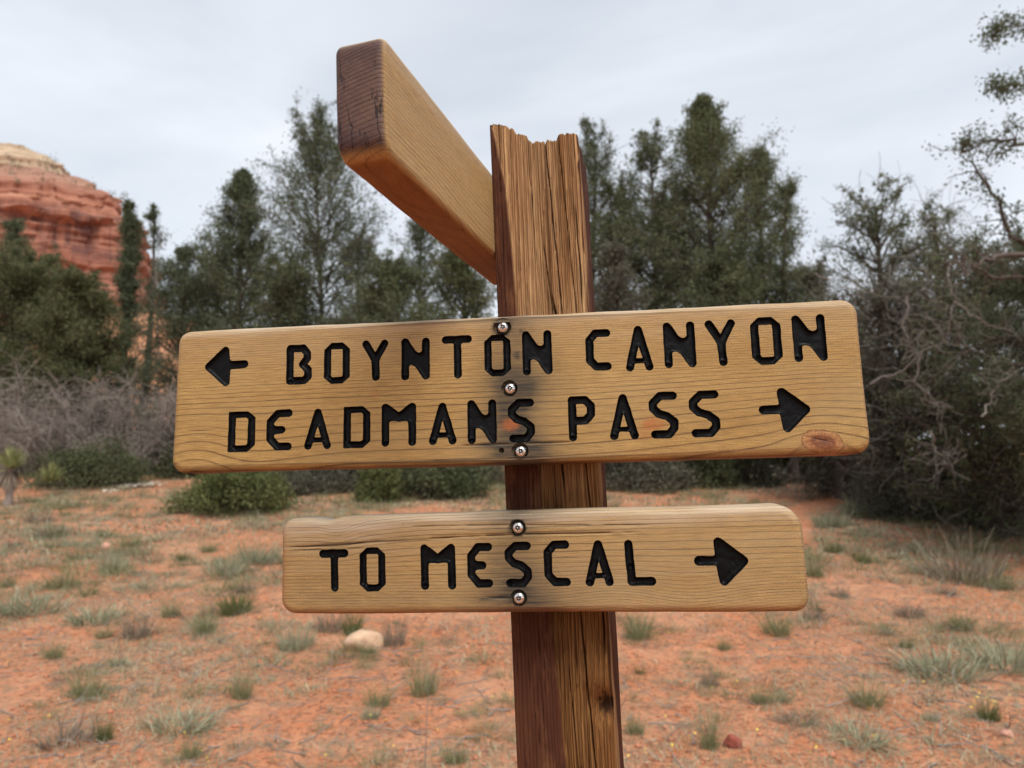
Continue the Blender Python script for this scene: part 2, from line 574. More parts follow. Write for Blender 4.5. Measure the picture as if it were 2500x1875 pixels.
def butte_material():
    m, n, b, o = mat("layered_sandstone")
    g = G(n)
    h = g.attr('h')
    co = g.coord('Object')
    wob = g.noise(co, 0.07, 4)
    hw = g.math('ADD', h, g.math('MULTIPLY', g.math('SUBTRACT', wob, 0.5), 0.05))
    col = g.ramp(hw, [(0.0, (0.30, 0.135, 0.095)), (0.30, (0.31, 0.135, 0.09)), (0.46, (0.36, 0.165, 0.11)), (0.60, (0.37, 0.17, 0.115)),
                      (0.68, (0.32, 0.165, 0.12)), (0.74, (0.38, 0.235, 0.17)), (0.785, (0.30, 0.17, 0.125)), (0.80, (0.46, 0.355, 0.25)), (0.90, (0.50, 0.40, 0.285)), (1.0, (0.42, 0.33, 0.23))])
    lay = g.noise(g.comb(g.math('MULTIPLY', g.sep(co)[0], 0.02), g.math('MULTIPLY', g.sep(co)[1], 0.02), g.math('MULTIPLY', g.sep(co)[2], 0.65)), 1.0, 5, 0.7)
    col = g.mix(g.math('MULTIPLY', g.ramp(lay, [(0.38, 1.0), (0.56, 0.0)]), 0.5), col, (0.21, 0.085, 0.06))
    col = g.mix(g.math('MULTIPLY', g.ramp(lay, [(0.56, 0.0), (0.68, 1.0)]), 0.45), col, (0.60, 0.34, 0.23))
    # desert varnish: dark vertical streaks below the overhang
    stv = g.noise(g.comb(g.math('MULTIPLY', g.sep(co)[0], 0.30), g.math('MULTIPLY', g.sep(co)[1], 0.30), g.math('MULTIPLY', g.sep(co)[2], 0.02)), 1.0, 4, 0.6)
    vm = g.math('MULTIPLY', g.ramp(stv, [(0.42, 0.0), (0.58, 1.0)]), g.ramp(hw, [(0.14, 0.0), (0.22, 0.8), (0.47, 0.95), (0.54, 0.0)]))
    col = g.mix(vm, col, (0.09, 0.045, 0.045))
    veg = g.noise(co, 0.16, 3, 0.6)
    vg = g.math('MULTIPLY', g.ramp(veg, [(0.60, 0.0), (0.66, 0.8)]), g.ramp(hw, [(0.58, 0.0), (0.64, 1.0), (0.84, 1.0), (0.90, 0.0)]))
    col = g.mix(vg, col, (0.12, 0.115, 0.075))
    n.links.new(col, b.inputs['Base Color'])
    b.inputs['Roughness'].default_value = 0.95
    b.inputs['Specular IOR Level'].default_value = 0.1
    n.links.new(g.bump(lay, 1.4, 0.8), b.inputs['Normal'])
    return m


M_BUTTE = butte_material()


# ------------------------------------------------------------------ the ground
def gz(x, y):
    x = np.asarray(x, float)
    y = np.asarray(y, float)
    z = np.interp(y, [-500, 4.0, 6.0, 8.0, 11.0, 14.0, 20.0, 30.0, 60.0, 1000.0], [0, 0, 0.09, 0.27, 0.60, 0.90, 1.36, 1.95, 3.0, 12.0])
    z = z + 8.5 * sstep(14, 46, y) * sstep(4.0, 22, -x)
    z = z + 0.10 * (fbm(x * 0.35 + 7, y * 0.35, 0, 3, 2) - 0.5) * np.clip(np.hypot(x, y) / 6, 0, 1)
    z = z + 0.075 * (fbm(x * 1.3, y * 1.3, 0, 5, 3) - 0.5) + 0.02 * (fbm(x * 5, y * 5, 0, 8, 2) - 0.5)
    return z


xs = np.concatenate([-np.geomspace(600, 9.5, 34), np.arange(-9, 9.01, 0.08), np.geomspace(9.5, 600, 34)])
ys = np.concatenate([-np.geomspace(400, 1.5, 22), np.arange(-1, 1.9, 0.3), np.arange(2, 16.01, 0.08), np.geomspace(16.2, 900, 70)])
GX, GY = np.meshgrid(xs, ys)
GZ = gz(GX, GY)
nx_, ny_ = len(xs), len(ys)
idx = np.arange(nx_ * ny_).reshape(ny_, nx_)
GF = np.stack([idx[:-1, :-1], idx[:-1, 1:], idx[1:, 1:], idx[1:, :-1]], -1).reshape(-1, 4)
ground = link('ground', new_mesh('ground', np.stack([GX, GY, GZ], -1).reshape(-1, 3), GF, M_SOIL))
tag(ground, kind='structure')

CP, SP = math.cos(PITCH), math.sin(PITCH)
FPX = 25.95 / 36 * 2212


def ray(px, py):
    x, y = (px - 1106) / FPX, -(py - 829.5) / FPX
    return np.array([x, CP - y * SP, SP + y * CP])


def at(px, py, Y):
    """the place at distance Y seen at that spot of the photograph"""
    d = ray(px, py)
    return np.array([0, 0, CAM_H]) + d * (Y / d[1])


def foot(px, py, far=45):
    """where the ground is met"""
    d = ray(px, py)
    t = np.linspace(2.5, far, 3000)
    P = np.array([0, 0, CAM_H])[None] + d[None] * t[:, None]
    dz = P[:, 2] - gz(P[:, 0], P[:, 1])
    i = int(np.argmax(dz <= 0)) if np.any(dz <= 0) else len(t) - 1
    return P[i]


# the trodden path
pc = [foot(px, py) for px, py in ((1705, 1175), (1700, 1150), (1716, 1120), (1760, 1092), (1800, 1075), (1840, 1062))]
pc = np.array(pc)
tt = np.linspace(0, len(pc) - 1, 70)
PX = np.interp(tt, np.arange(len(pc)), pc[:, 0])
PY = np.interp(tt, np.arange(len(pc)), pc[:, 1])
hw = 0.32 + 0.10 * fbm(tt * 1.7, 0 * tt, 0, 4, 2)
NW = 7
rows = []
for j in range(NW):
    f = (j / (NW - 1)) * 2 - 1
    jit = 0.12 * (fbm(tt * 3 + 9 * (f > 0), 0 * tt + abs(f) * 0, 0, 31, 3) - 0.5) * (abs(f) > 0.9)
    X = PX + f * hw + jit
    rows.append(np.stack([X, PY, gz(X, PY) + 0.012 - (0.03 if abs(f) > 0.99 else 0)], -1))
PV = np.stack(rows, 1).reshape(-1, 3)
ii = np.arange(len(PV)).reshape(len(tt), NW)
tag(link('path', new_mesh('path', PV, np.stack([ii[:-1, :-1], ii[:-1, 1:], ii[1:, 1:], ii[1:, :-1]], -1).reshape(-1, 4), M_PATH)), kind='structure')


# ------------------------------------------------------------------ the butte
def build_butte():
    Y = 150.0
    c = at(-60, 600, Y)
    sil = [(120, 322), (160, 334), (182, 348), (202, 362), (207, 384), (240, 391), (270, 408), (292, 428), (309, 455), (330, 480), (366, 486), (384, 530), (392, 580), (398, 640), (392, 700), (430, 800), (520, 950), (640, 1050)]
    hs, rs = [], []
    for r, y in sil:
        p = at(-60 + r, y, Y)
        hs.append(p[2])
        rs.append(p[0] - c[0])
    hs, rs = np.array(hs)[::-1], np.array(rs)[::-1]
    z0, z1 = hs[0], hs[-1]
    nh, na = 260, 420
    z = np.linspace(z0, z1, nh)
    th = np.linspace(0, 2 * np.pi, na, endpoint=False)
    Z, T = np.meshgrid(z, th, indexing='ij')
    base = np.interp(Z, hs, rs)
    ux, uy = np.cos(T), np.sin(T)
    h01 = (Z - z0) / (z1 - z0)
    big = (fbm(ux * 1.6 + 5, uy * 1.6, Z * 0.012, 40, 4) - 0.5) * sstep(0.1, -0.5, uy)
    lay = fbm(ux * 0.5, uy * 0.5, Z * 0.45, 44, 4, 0.6) - 0.5
    blk = np.floor(fbm(ux * 13, uy * 13, np.floor(Z / 2.6) * 1.7, 49, 2) * 6) / 6 - 0.5
    led = np.round(Z / 3.4 + 0.5 * fbm(ux * 2, uy * 2, 0, 53, 2)) % 2 - 0.5
    buttress = np.abs(fbm(ux * 5, uy * 5, Z * 0.015, 47, 3) - 0.5)
    zz = at(0, 470, Y)[2] + 3.0 * np.sin(T * 3 + 0.6)
    over = sstep(0, 1.2, zz - Z) * sstep(26, 8, zz - Z)
    r = base + 5.0 * big + 5.0 * lay + 3.6 * blk + 0.9 * led - 5 * buttress * sstep(0.75, 0.4, h01) - 4.5 * over * sstep(-0.15, -0.6, uy)
    zj = Z + 2.6 * (fbm(ux * 6, uy * 6, 0, 61, 3) - 0.5) * sstep(1.0, 0.8, h01)
    V = np.stack([c[0] + r * ux, c[1] + 0.4 * r * uy, zj], -1).reshape(-1, 3)
    i = np.arange(nh * na).reshape(nh, na)
    j = np.roll(i, -1, axis=1)
    F = np.stack([i[:-1], j[:-1], j[1:], i[1:]], -1).reshape(-1, 4)
    # crown of the dome
    rings, idxs = [V], [F]
    last = i[-1]
    off = len(V)
    top = V.reshape(nh, na, 3)[-1]
    for q, s in enumerate((0.75, 0.5, 0.25, 0.02)):
        P = np.array([c[0], c[1], 0]) * (1 - s) + top * s
        P[:, 2] = z1 + (1 - s) * 2.0 + 1.5 * (fbm(P[:, 0] * 0.1, P[:, 1] * 0.1, 0, 66, 3) - 0.5) * s
        cur = off + np.arange(na)
        idxs.append(np.stack([last, np.roll(last, -1), np.roll(cur, -1), cur], -1))
        rings.append(P)
        last = cur
        off += na
    V = np.concatenate(rings)
    F = np.concatenate(idxs)
    hh = np.concatenate([h01.reshape(-1), np.ones(4 * na)])
    # normalise the colour height to the part in view
    zlo, zhi = at(0, 640, Y)[2], at(0, 316, Y)[2]
    hh = np.clip((V[:, 2] - zlo) / (zhi - zlo), 0, 1)
    o = link('butte', new_mesh('butte', V, F, M_BUTTE, attrs={'h': hh}))
    tag(o, kind='structure')
    rr = np.random.default_rng(5)
    Vs, tints = [], []
    cand = V[:nh * na].reshape(nh, na, 3)
    hm = hh[:nh * na].reshape(nh, na)
    for k in range(70):
        a = rr.integers(0, na)
        b_ = rr.choice(np.where((hm[:, a] > 0.62) & (hm[:, a] < 0.97))[0])
        p = cand[b_, a]
        s = rr.uniform(0.5, 1.1)
        Vs.append((p + np.array([0, 0, s * 0.4]), s))
    cs = np.array([v[0] for v in Vs])
    ss = np.array([v[1] for v in Vs])
    C = np.repeat(cs, 60, 0)
    Sz = np.repeat(ss, 60)
    LV, LF, LT = leaves(C, Sz[:, None] * 0.75, Sz * 0.45, rr, np.repeat(rr.random(70), 60) * 0.5)
    tag(link('scrub', new_mesh('scrub', LV, LF, M_JUN, False, {'tint': LT}), o), kind='stuff')


# ------------------------------------------------------------------ foliage
def unit(v):
    return v / (np.linalg.norm(v, axis=-1, keepdims=True) + 1e-9)


def leaves(C, spread, size, r, tint, up=0.0, asp=0.42):
    """one small diamond leaf spray at each centre C (n,3), jittered by spread"""
    n = len(C)
    P = C + r.normal(0, 1, (n, 3)) * spread
    a = r.normal(0, 1, (n, 3))
    a[:, 2] += up
    a = unit(a)
    b = unit(np.cross(a, r.normal(0, 1, (n, 3))))
    size = np.broadcast_to(size, (n,)) * r.uniform(0.6, 1.4, n)
    L = (size * 0.5)[:, None]
    Wd = L * asp
    V = np.stack([P - a * L, P + b * Wd - a * L * 0.1, P + a * L, P - b * Wd + a * L * 0.15], 1).reshape(-1, 3)
    F = np.arange(n * 4).reshape(n, 4)
    t = np.clip(np.broadcast_to(tint, (n,)) + r.normal(0, 0.16, n), 0, 1)
    return V, F, np.repeat(t, 4)


def polyl(start, d, length, k, r, bend=0.25, grav=0.0):
    """n wandering polylines of k points"""
    n = len(start)
    P = np.zeros((n, k, 3))
    P[:, 0] = start
    d = unit(d)
    st = np.asarray(length)[:, None] / (k - 1)
    for i in range(1, k):
        d = unit(d + r.normal(0, bend, (n, 3)) * (1.0 / math.sqrt(k)) + np.array([0, 0, grav / k]))
        P[:, i] = P[:, i - 1] + d * st
    return P


def crown(H, prof, r, nl, per, leaf, clump, leaf_n, elev=(10, 50), t0=0.08, subs=5, trunk_r=0.13, lean=(0, 0), wander=0.25, inner=0.3, dead=0.0, leader=24):
    """trunk + limbs + foliage arrays. prof(t) -> limb length at height fraction t"""
    k = 14
    tz = np.linspace(0, 1, k)
    ph = r.uniform(0, 6.28, 2)
    tx = lean[0] * tz * H + wander * H * 0.05 * np.sin(tz * 4 + ph[0]) * tz
    ty = lean[1] * tz * H + wander * H * 0.05 * np.sin(tz * 4.6 + ph[1]) * tz
    TP = np.stack([tx, ty, tz * H * 0.985 - 0.25 * (1 - tz)], -1)[None]
    TR = (trunk_r * (1 - tz) ** 0.8 + 0.012)[None]
    t = np.sort(r.uniform(t0, 0.985, nl))
    az = np.arange(nl) * 2.39996 + r.normal(0, 0.5, nl)
    el = np.radians(elev[0] + (elev[1] - elev[0]) * t + r.normal(0, 9, nl))
    base = np.stack([np.interp(t, tz, TP[0, :, i]) for i in range(3)], -1)
    L = prof(t) * r.uniform(0.62, 1.12, nl)
    d = np.stack([np.cos(az) * np.cos(el), np.sin(az) * np.cos(el), np.sin(el)], -1)
    LP = polyl(base, d, L, 7, r, 0.30, 0.25)
    s7 = np.linspace(0, 1, 7)
    LR = (0.018 + 0.20 * trunk_r * (1 - t))[:, None] * (1 - 0.75 * s7)[None]
    sp, sd, sl, src = [], [], [], []
    for j in range(subs):
        f = inner + (1 - inner) * (j + r.random(nl)) / subs
        i0 = np.minimum((f * 6).astype(int), 5)
        fr = (f * 6 - i0)[:, None]
        ar = np.arange(nl)
        p = LP[ar, i0] * (1 - fr) + LP[ar, i0 + 1] * fr
        dd = unit(LP[ar, i0 + 1] - LP[ar, i0]) + r.normal(0, 0.55, (nl, 3)) + np.array([0, 0, 0.15])
        sp.append(p)
        sd.append(dd)
        sl.append(L * r.uniform(0.18, 0.42, nl) + 0.06)
        src.append(ar)
    sp, sd, sl, src = map(np.concatenate, (sp, sd, sl, src))
    SPl = polyl(sp, sd, sl, 4, r, 0.4, 0.1)
    SR = np.linspace(0.010, 0.004, 4)[None] * np.ones((len(sp), 1))
    # clump centres along the twigs
    live = r.random(len(sp)) >= dead
    cs = []
    for j in range(per):
        f = (j + r.random(live.sum())) / per
        q = SPl[live]
        i0 = np.minimum((f * 3).astype(int), 2)
        fr = (f * 3 - i0)[:, None]
        ar = np.arange(len(q))
        cs.append(q[ar, i0] * (1 - fr) + q[ar, i0 + 1] * fr)
    # and the leader(s)
    tt = r.uniform(0.90, 1.0, leader)
    cs.append(np.stack([np.interp(tt, tz, TP[0, :, i]) for i in range(3)], -1) + r.normal(0, 0.05, (leader, 3)))
    cs = np.concatenate(cs)
    ct = np.clip(r.normal(0.45, 0.22, len(cs)), 0, 1)
    csz = clump * r.uniform(0.5, 1.35, len(cs)) * np.clip(0.35 + 1.1 * (1 - np.clip(cs[:, 2] / H, 0, 1)) / 0.22, 0.45, 1.0)
    C = np.repeat(cs, leaf_n, 0)
    V, F, T = leaves(C, np.repeat(csz, leaf_n)[:, None] * np.array([1, 1, 0.8]), leaf, r, np.repeat(ct, leaf_n))
    wood = cat_meshes([tubes(TP, TR, 8), tubes(LP, LR, 4), tubes(SPl, SR, 3)])
    return wood, (V, F, T)


def cone(R, p=0.75, low=0.12):
    return lambda t: R * np.clip((1 - t), 0, 1) ** p * (0.45 + 0.55 * sstep(0, low, t)) + 0.12


def spire(R, w=0.45, p=0.85, low=0.1):
    return lambda t: R * np.clip((1 - t) / w, 0, 1) ** p * (0.5 + 0.5 * sstep(0, low, t)) + 0.05


def dome(R, a=0.32):
    return lambda t: R * np.sqrt(np.clip(1 - ((t - a) / (1.04 - a)) ** 2, 0.02, 1)) * (0.5 + 0.5 * sstep(0, a, t)) + 0.1


SEED = [100]


def tree(name, label, cat, px, top, Y, half, leafmat, prof=cone, nl=120, per=3, leaf=0.07, clump=0.14, leaf_n=22, group=None, prk={}, bark=None, base_in=0.0, twigs=0, **kw):
    """half: crown half width in the picture, at distance Y"""
    SEED[0] += 1
    r = np.random.default_rng(SEED[0])
    p = at(px, top, Y)
    z = float(gz(p[0], Y)) - base_in
    H = p[2] - z
    R = half / FPX * Y / CP
    wood, fol = crown(H, prof(R, **prk), r, nl, per, leaf, clump, leaf_n, **kw)
    e = bpy.data.objects.new(name, None)
    COL.objects.link(e)
    e.location = (p[0], Y, z)
    tag(e, label, cat, group)
    link('trunk', new_mesh('trunk', wood[0], wood[1], bark or M_BARK), e)
    link('crown', new_mesh('crown', fol[0], fol[1], leafmat, False, {'tint': fol[2]}), e)
    if twigs:
        st = fol[0][r.integers(0, len(fol[0]), twigs)] * np.array([0.95, 0.95, 1.0])
        dd = unit(st * np.array([1, 1, 0.2])) * 0.5 + r.normal(0, 0.7, (twigs, 3)) - np.array([0, 0, 0.1])
        Tw = polyl(st, dd, r.uniform(0.3, 0.9, twigs), 7, r, 0.6, -0.15)
        tag(link('bare_twigs', new_mesh('bare_twigs', *tubes(Tw, np.linspace(0.0065, 0.003, 7)[None] * r.uniform(0.6, 1.3, (twigs, 1)), 3), M_DEADW), e), kind='stuff')
    return e, r, H, R


build_butte()

GT = 'evergreen trees behind the clearing'
tree('juniper_tree', 'pointed dark juniper with a narrow spire, standing alone left of the tall airy tree', 'tree', 527, 358, 20, 135, M_CYP, prof=spire, nl=150, leaf_n=24, group=GT, prk={'w': 0.42, 'p': 1.0}, elev=(0, 50), clump=0.12, subs=6)
tree('cypress_tree', 'tall airy cypress with see-through crown, behind the end of the arm board', 'tree', 705, 270, 19, 165, M_CYP, prof=dome, nl=165, trunk_r=0.08, wander=0.8, leaf_n=21, group=GT, prk={'a': 0.45}, elev=(22, 58), clump=0.16, inner=0.35)
tree('cypress_tree', 'thin airy cypress directly under the arm board', 'tree', 915, 455, 21, 95, M_CYP, prof=dome, nl=95, leaf_n=19, group=GT, elev=(20, 60), clump=0.15, dead=0.15)
tree('juniper_tree', 'dense rounded juniper under the joint of arm board and post', 'tree', 1000, 545, 18, 130, M_OLIVE, prof=dome, nl=105, leaf_n=26, group=GT, elev=(15, 60))
tree('cypress_tree', 'narrow cypress whose top shows right behind the post', 'tree', 1276, 280, 21, 95, M_CYP, prof=dome, nl=110, leaf_n=19, group=GT, prk={'a': 0.5}, elev=(20, 60), dead=0.1)
tree('juniper_tree', 'tallest pointed juniper with a broad dense crown, right of the post', 'tree', 1520, 205, 18, 225, M_JUN, prof=spire, nl=200, per=3, leaf_n=26, group=GT, prk={'w': 0.42, 'p': 1.05}, elev=(8, 60), clump=0.13, subs=6)
tree('juniper_tree', 'juniper with a short side spire, against the right flank of the tallest one', 'tree', 1632, 312, 18.6, 120, M_CYP, prof=spire, nl=100, leaf_n=21, group=GT, prk={'w': 0.36, 'p': 0.95}, elev=(15, 60))
tree('juniper_tree', 'juniper with a blunt top between the post and the tallest spire', 'tree', 1405, 305, 19.4, 135, M_JUN, prof=dome, nl=88, leaf_n=21, group=GT, prk={'a': 0.4}, elev=(20, 60))
tree('cypress_tree', 'thin see-through cypress at the right shoulder of the tallest juniper', 'tree', 1688, 400, 17.2, 55, M_CYP, prof=dome, nl=48, leaf_n=17, group=GT, elev=(20, 55), dead=0.2)
tree('juniper_tree', 'low grey-green juniper filling the gap left of the post', 'tree', 845, 590, 17, 150, M_JUN, prof=dome, nl=100, leaf_n=22, group=GT, elev=(15, 60))
tree('juniper_tree', 'low juniper between the lone spire and the tall airy cypress', 'tree', 625, 575, 18, 125, M_JUN, prof=dome, nl=85, leaf_n=22, group=GT, elev=(15, 60))
tree('juniper_tree', 'low dark juniper left of the lone spire, above the sign corner', 'tree', 405, 535, 20, 120, M_CYP, prof=spire, nl=85, leaf_n=22, group=GT, prk={'w': 0.45}, elev=(10, 55))
tree('juniper_tree', 'low grey juniper just right of the post, beneath the taller crowns', 'tree', 1330, 560, 16, 100, M_GREY, prof=dome, nl=85, leaf_n=19, group=GT, elev=(15, 60))
tree('juniper_tree', 'low bushy juniper above the word on the right half of the sign', 'tree', 1560, 575, 16.5, 165, M_JUN, prof=dome, nl=100, leaf_n=22, group=GT, elev=(15, 60))
tree('juniper_tree', 'broad olive juniper at the left edge under the red butte', 'tree', 55, 590, 20.5, 160, M_OLIVE, prof=dome, nl=190, leaf_n=31, group=GT, clump=0.15, elev=(5, 38), leaf=0.072)
tree('juniper_tree', 'olive juniper with a rounded top, leaning over the grey brush on the left', 'tree', 180, 615, 19.5, 105, M_OLIVE, prof=dome, nl=150, leaf_n=31, group=GT, clump=0.14, elev=(5, 38), leaf=0.072)
tree('juniper_tree', 'dark juniper peeping over the olive one at the left edge', 'tree', 38, 480, 22, 50, M_CYP, prof=dome, nl=60, leaf_n=22, group=GT, elev=(20, 60))
tree('juniper_tree', 'slender dark juniper with two tips, silhouetted on the edge of the butte', 'tree', 284, 440, 22, 34, M_CYP, prof=dome, nl=80, leaf_n=26, group=GT, prk={'a': 0.5}, elev=(40, 75), clump=0.11)
tree('juniper_tree', 'thin straggly juniper right beside the slender dark one', 'tree', 335, 450, 23, 34, M_CYP, prof=dome, nl=42, leaf_n=17, group=GT, elev=(45, 75), dead=0.3, clump=0.11)
tree('juniper_tree', 'loose-topped juniper rising behind the right end of the sign', 'tree', 1885, 440, 14, 150, M_JUN, prof=dome, prk={'a': 0.6}, nl=95, leaf_n=19, twigs=380, group=GT, elev=(10, 48), leaf=0.06, clump=0.11, dead=0.15)
tree('juniper_tree', 'straggly juniper between the loose-topped one and the overhanging tree', 'tree', 2010, 470, 13.5, 125, M_JUN, prof=dome, prk={'a': 0.6}, nl=70, leaf_n=17, twigs=380, group=GT, elev=(10, 50), leaf=0.055, clump=0.10, dead=0.25)
tree('juniper_tree', 'dark dense juniper reaching the ground behind the right end of the sign', 'tree', 1935, 650, 12, 150, M_GREY, prof=dome, nl=150, leaf_n=15, twigs=380, group=GT, leaf=0.06, clump=0.11, dead=0.15, elev=(0, 50))
tree('juniper_tree', 'big shady juniper with its skirt on the ground at the right edge', 'tree', 2120, 600, 10.5, 200, M_JUN, prof=dome, nl=200, leaf_n=16, twigs=380, group=GT, leaf=0.052, clump=0.10, dead=0.2, elev=(-5, 45))
tree('juniper_tree', 'low brownish juniper behind the sign end, under the dead branches', 'tree', 1800, 690, 14, 110, M_GREY, prof=dome, nl=95, leaf_n=21, twigs=380, group=GT, dead=0.15)


tree('juniper_tree', 'grey-green juniper filling the gap just right of the post top', 'tree', 1335, 400, 20, 110, M_JUN, prof=dome, nl=95, leaf_n=26, group=GT, elev=(8, 50))
tree('juniper_tree', 'hazy low juniper between the corner tree and the lone spire, farther back', 'tree', 470, 560, 23, 120, M_CYP, prof=dome, nl=90, leaf_n=22, group=GT, elev=(5, 45))
tree('juniper_tree', 'grey juniper low between the tall airy cypress and the arm board', 'tree', 780, 520, 23, 110, M_GREY, prof=dome, nl=80, leaf_n=20, group=GT, elev=(10, 50))
tree('juniper_tree', 'bushy juniper low between the post and the tallest spire, farther back', 'tree', 1440, 440, 21, 150, M_JUN, prof=dome, nl=110, leaf_n=22, group=GT, elev=(5, 45))
tree('juniper_tree', 'low juniper in the dip between the tallest juniper and the loose-topped one', 'tree', 1745, 590, 18, 110, M_GREY, prof=dome, nl=80, leaf_n=20, group=GT, elev=(5, 45), dead=0.1)


def overhanging_tree():
    e, r, H, R = tree('oak_tree', 'spreading tree with bare crooked limbs leaning in at the right edge', 'tree', 2340, 500, 8.5, 225, M_CYP, prof=dome, nl=100, per=3, leaf=0.038, clump=0.075, leaf_n=48, group=GT, prk={'a': 0.55}, elev=(-10, 26), t0=0.35, subs=6, dead=0.25, trunk_r=0.2, inner=0.45)
    org = np.array(e.location)
    # crooked limbs that reach into the picture, and sprigs hanging in the top corner
    def limb(pts, r0, name='limb', m=M_BARK, leafy=0, leafsz=0.05, sub_len=(0.15, 0.45)):
        P = np.array([at(*q) for q in pts]) - org
        t = np.linspace(0, 1, len(P))
        tt = np.linspace(0, 1, 16)
        Q = np.stack([np.interp(tt, t, P[:, i]) for i in range(3)], -1)
        Q[1:-1] += r.normal(0, 0.018, (14, 3))
        V, F = tubes(Q[None], (r0 * (1 - 0.75 * tt))[None], 6)
        lst = [(V, F)]
        sub = Q[5:].repeat(3, 0)
        S = polyl(sub, r.normal(0, 1, sub.shape) + np.array([-0.3, 0, 0.2]), r.uniform(*sub_len, len(sub)), 5, r, 0.7)
        lst.append(tubes(S, np.linspace(r0 * 0.22, 0.004, 5)[None] * np.ones((len(sub), 1)), 3))
        o = link(name, new_mesh(name, *cat_meshes(lst), m), e)
        if leafy:
            C = np.repeat(S[:, 2:].reshape(-1, 3), leafy, 0)
            V, F, T = leaves(C, 0.05, leafsz, r, 0.4)
            link('leaf_spray', new_mesh('leaf_spray', V, F, M_CYP, False, {'tint': T}), o)['kind'] = 'stuff'
    limb([(2330, 560, 8.5), (2240, 548, 8.0), (2160, 552, 7.6), (2120, 565, 7.4), (2085, 600, 7.3)], 0.045)
    limb([(2330, 600, 8.5), (2250, 560, 8.4), (2180, 500, 8.3), (2150, 430, 8.3), (2100, 350, 8.3)], 0.04, leafy=5)
    limb([(2330, 640, 8.5), (2230, 600, 8.2), (2150, 600, 8.0), (2080, 560, 8.0), (2040, 570, 8.0)], 0.03, leafy=3)
    limb([(2330, 110, 8.5), (2270, 80, 7.6), (2205, 52, 7.2), (2165, 62, 7.1), (2142, 80, 7.1)], 0.014, leafy=9, leafsz=0.042, sub_len=(0.05, 0.17))
    limb([(2330, 220, 8.5), (2270, 200, 7.6), (2215, 178, 7.2), (2180, 190, 7.1), (2148, 186, 7.1)], 0.013, leafy=9, leafsz=0.042, sub_len=(0.05, 0.16))
    limb([(2330, 330, 8.5), (2260, 310, 8.0), (2190, 300, 7.8), (2130, 310, 7.8), (2075, 330, 7.8)], 0.03, leafy=11, leafsz=0.042)
    for pts in ([(2060, 560, 8.8), (2045, 600, 8.7), (2062, 650, 8.6), (2050, 700, 8.6), (2048, 740, 8.6)],
                [(1880, 830, 9.0), (1950, 800, 8.8), (1990, 760, 8.7), (2040, 742, 8.6), (2100, 750, 8.5), (2160, 780, 8.5)],
                [(1990, 760, 8.7), (1975, 820, 8.7), (2010, 870, 8.7), (2060, 880, 8.7)],
                [(2060, 650, 8.6), (2110, 690, 8.5), (2180, 720, 8.4), (2230, 740, 8.4)],
                [(2010, 930, 8.8), (2030, 985, 8.8), (2060, 1010, 8.8)],
                [(1760, 590, 12.0), (1830, 620, 11.8), (1900, 640, 11.6), (1990, 640, 11.4)],
                [(1960, 640, 9.0), (1955, 720, 8.9), (1985, 770, 8.8)],
                [(2120, 900, 8.2), (2150, 840, 8.2), (2200, 800, 8.2)]):
        limb(pts, 0.013, 'dead_branch', M_DEADW)


overhanging_tree()


def bare_sapling():
    r = np.random.default_rng(77)
    p = at(352, 640, 20)
    z = float(gz(p[0], 20))
    e = bpy.data.objects.new('dead_sapling', None)
    COL.objects.link(e)
    e.location = (p[0], 20, z)
    tag(e, 'leafless pale sapling with curved twigs against the sky beside the butte', 'tree')
    H = at(345, 560, 20)[2] - z
    T = polyl(np.array([[0, 0, -0.1]]), np.array([[0.02, 0, 1.0]]), np.array([H]), 10, r, 0.1)
    st = T[0, 6:].repeat(5, 0)
    S = polyl(st, r.normal(0, 0.5, st.shape) + np.array([0, 0, 1.1]), r.uniform(0.6, 1.5, len(st)), 7, r, 0.35, -0.5)
    link('stem', new_mesh('stem', *cat_meshes([tubes(T, np.linspace(0.035, 0.014, 10)[None], 5), tubes(S, np.linspace(0.011, 0.004, 7)[None] * np.ones((len(st), 1)), 3)]), M_DEADW), e)


bare_sapling()


# ------------------------------------------------------------------ shrubs
def leafy_shrub(name, label, px, basey, w, h, m, leaf=0.07, nleaf=9000, group=None, Y=None, stems=40):
    """w, h: size in the picture"""
    SEED[0] += 1
    r = np.random.default_rng(SEED[0])
    p = foot(px, basey) if Y is None else at(px, basey, Y)
    Yp = p[1]
    z = float(gz(p[0], Yp))
    if Y is not None:
        h = h
    Rx = w / 2 / FPX * Yp
    Hh = h / FPX * Yp
    n = 170
    d = unit(r.normal(0, 1, (n, 3)))
    d[:, 2] = np.abs(d[:, 2])
    rad = r.uniform(0.45, 1.0, n) ** 0.6 * (0.66 + 0.62 * noise3(d[:, 0] * 2.6 + 5, d[:, 1] * 2, d[:, 2] * 2, SEED[0]))
    C = d * rad[:, None] * np.array([Rx, Rx * 0.8, Hh * 0.94]) + np.array([0, 0, 0.04])
    ct = np.clip(r.normal(0.45, 0.2, n), 0, 1)
    k = nleaf // n
    V, F, T = leaves(np.repeat(C, k, 0), np.array([Rx, Rx, Hh]) * 0.12, leaf, r, np.repeat(ct, k), 0.4)
    V[:, 2] = np.maximum(V[:, 2], -0.03)
    e = bpy.data.objects.new(name, None)
    COL.objects.link(e)
    e.location = (p[0], Yp, z)
    tag(e, label, 'shrub', group)
    S = np.zeros((n, 4, 3))
    f = np.linspace(0, 1, 4)[None, :, None]
    S[:] = C[:, None] * f
    S[:, 0] = np.array([0, 0, -0.03]) + r.normal(0, 0.05, (n, 3)) * np.array([1, 1, 0])
    S[:, 1:3] += r.normal(0, 0.04, (n, 2, 3))
    link('stems', new_mesh('stems', *tubes(S, np.linspace(0.014, 0.005, 4)[None] * np.ones((n, 1)), 3), M_BARK), e)
    link('foliage', new_mesh('foliage', V, F, m, False, {'tint': T}), e)
    return e


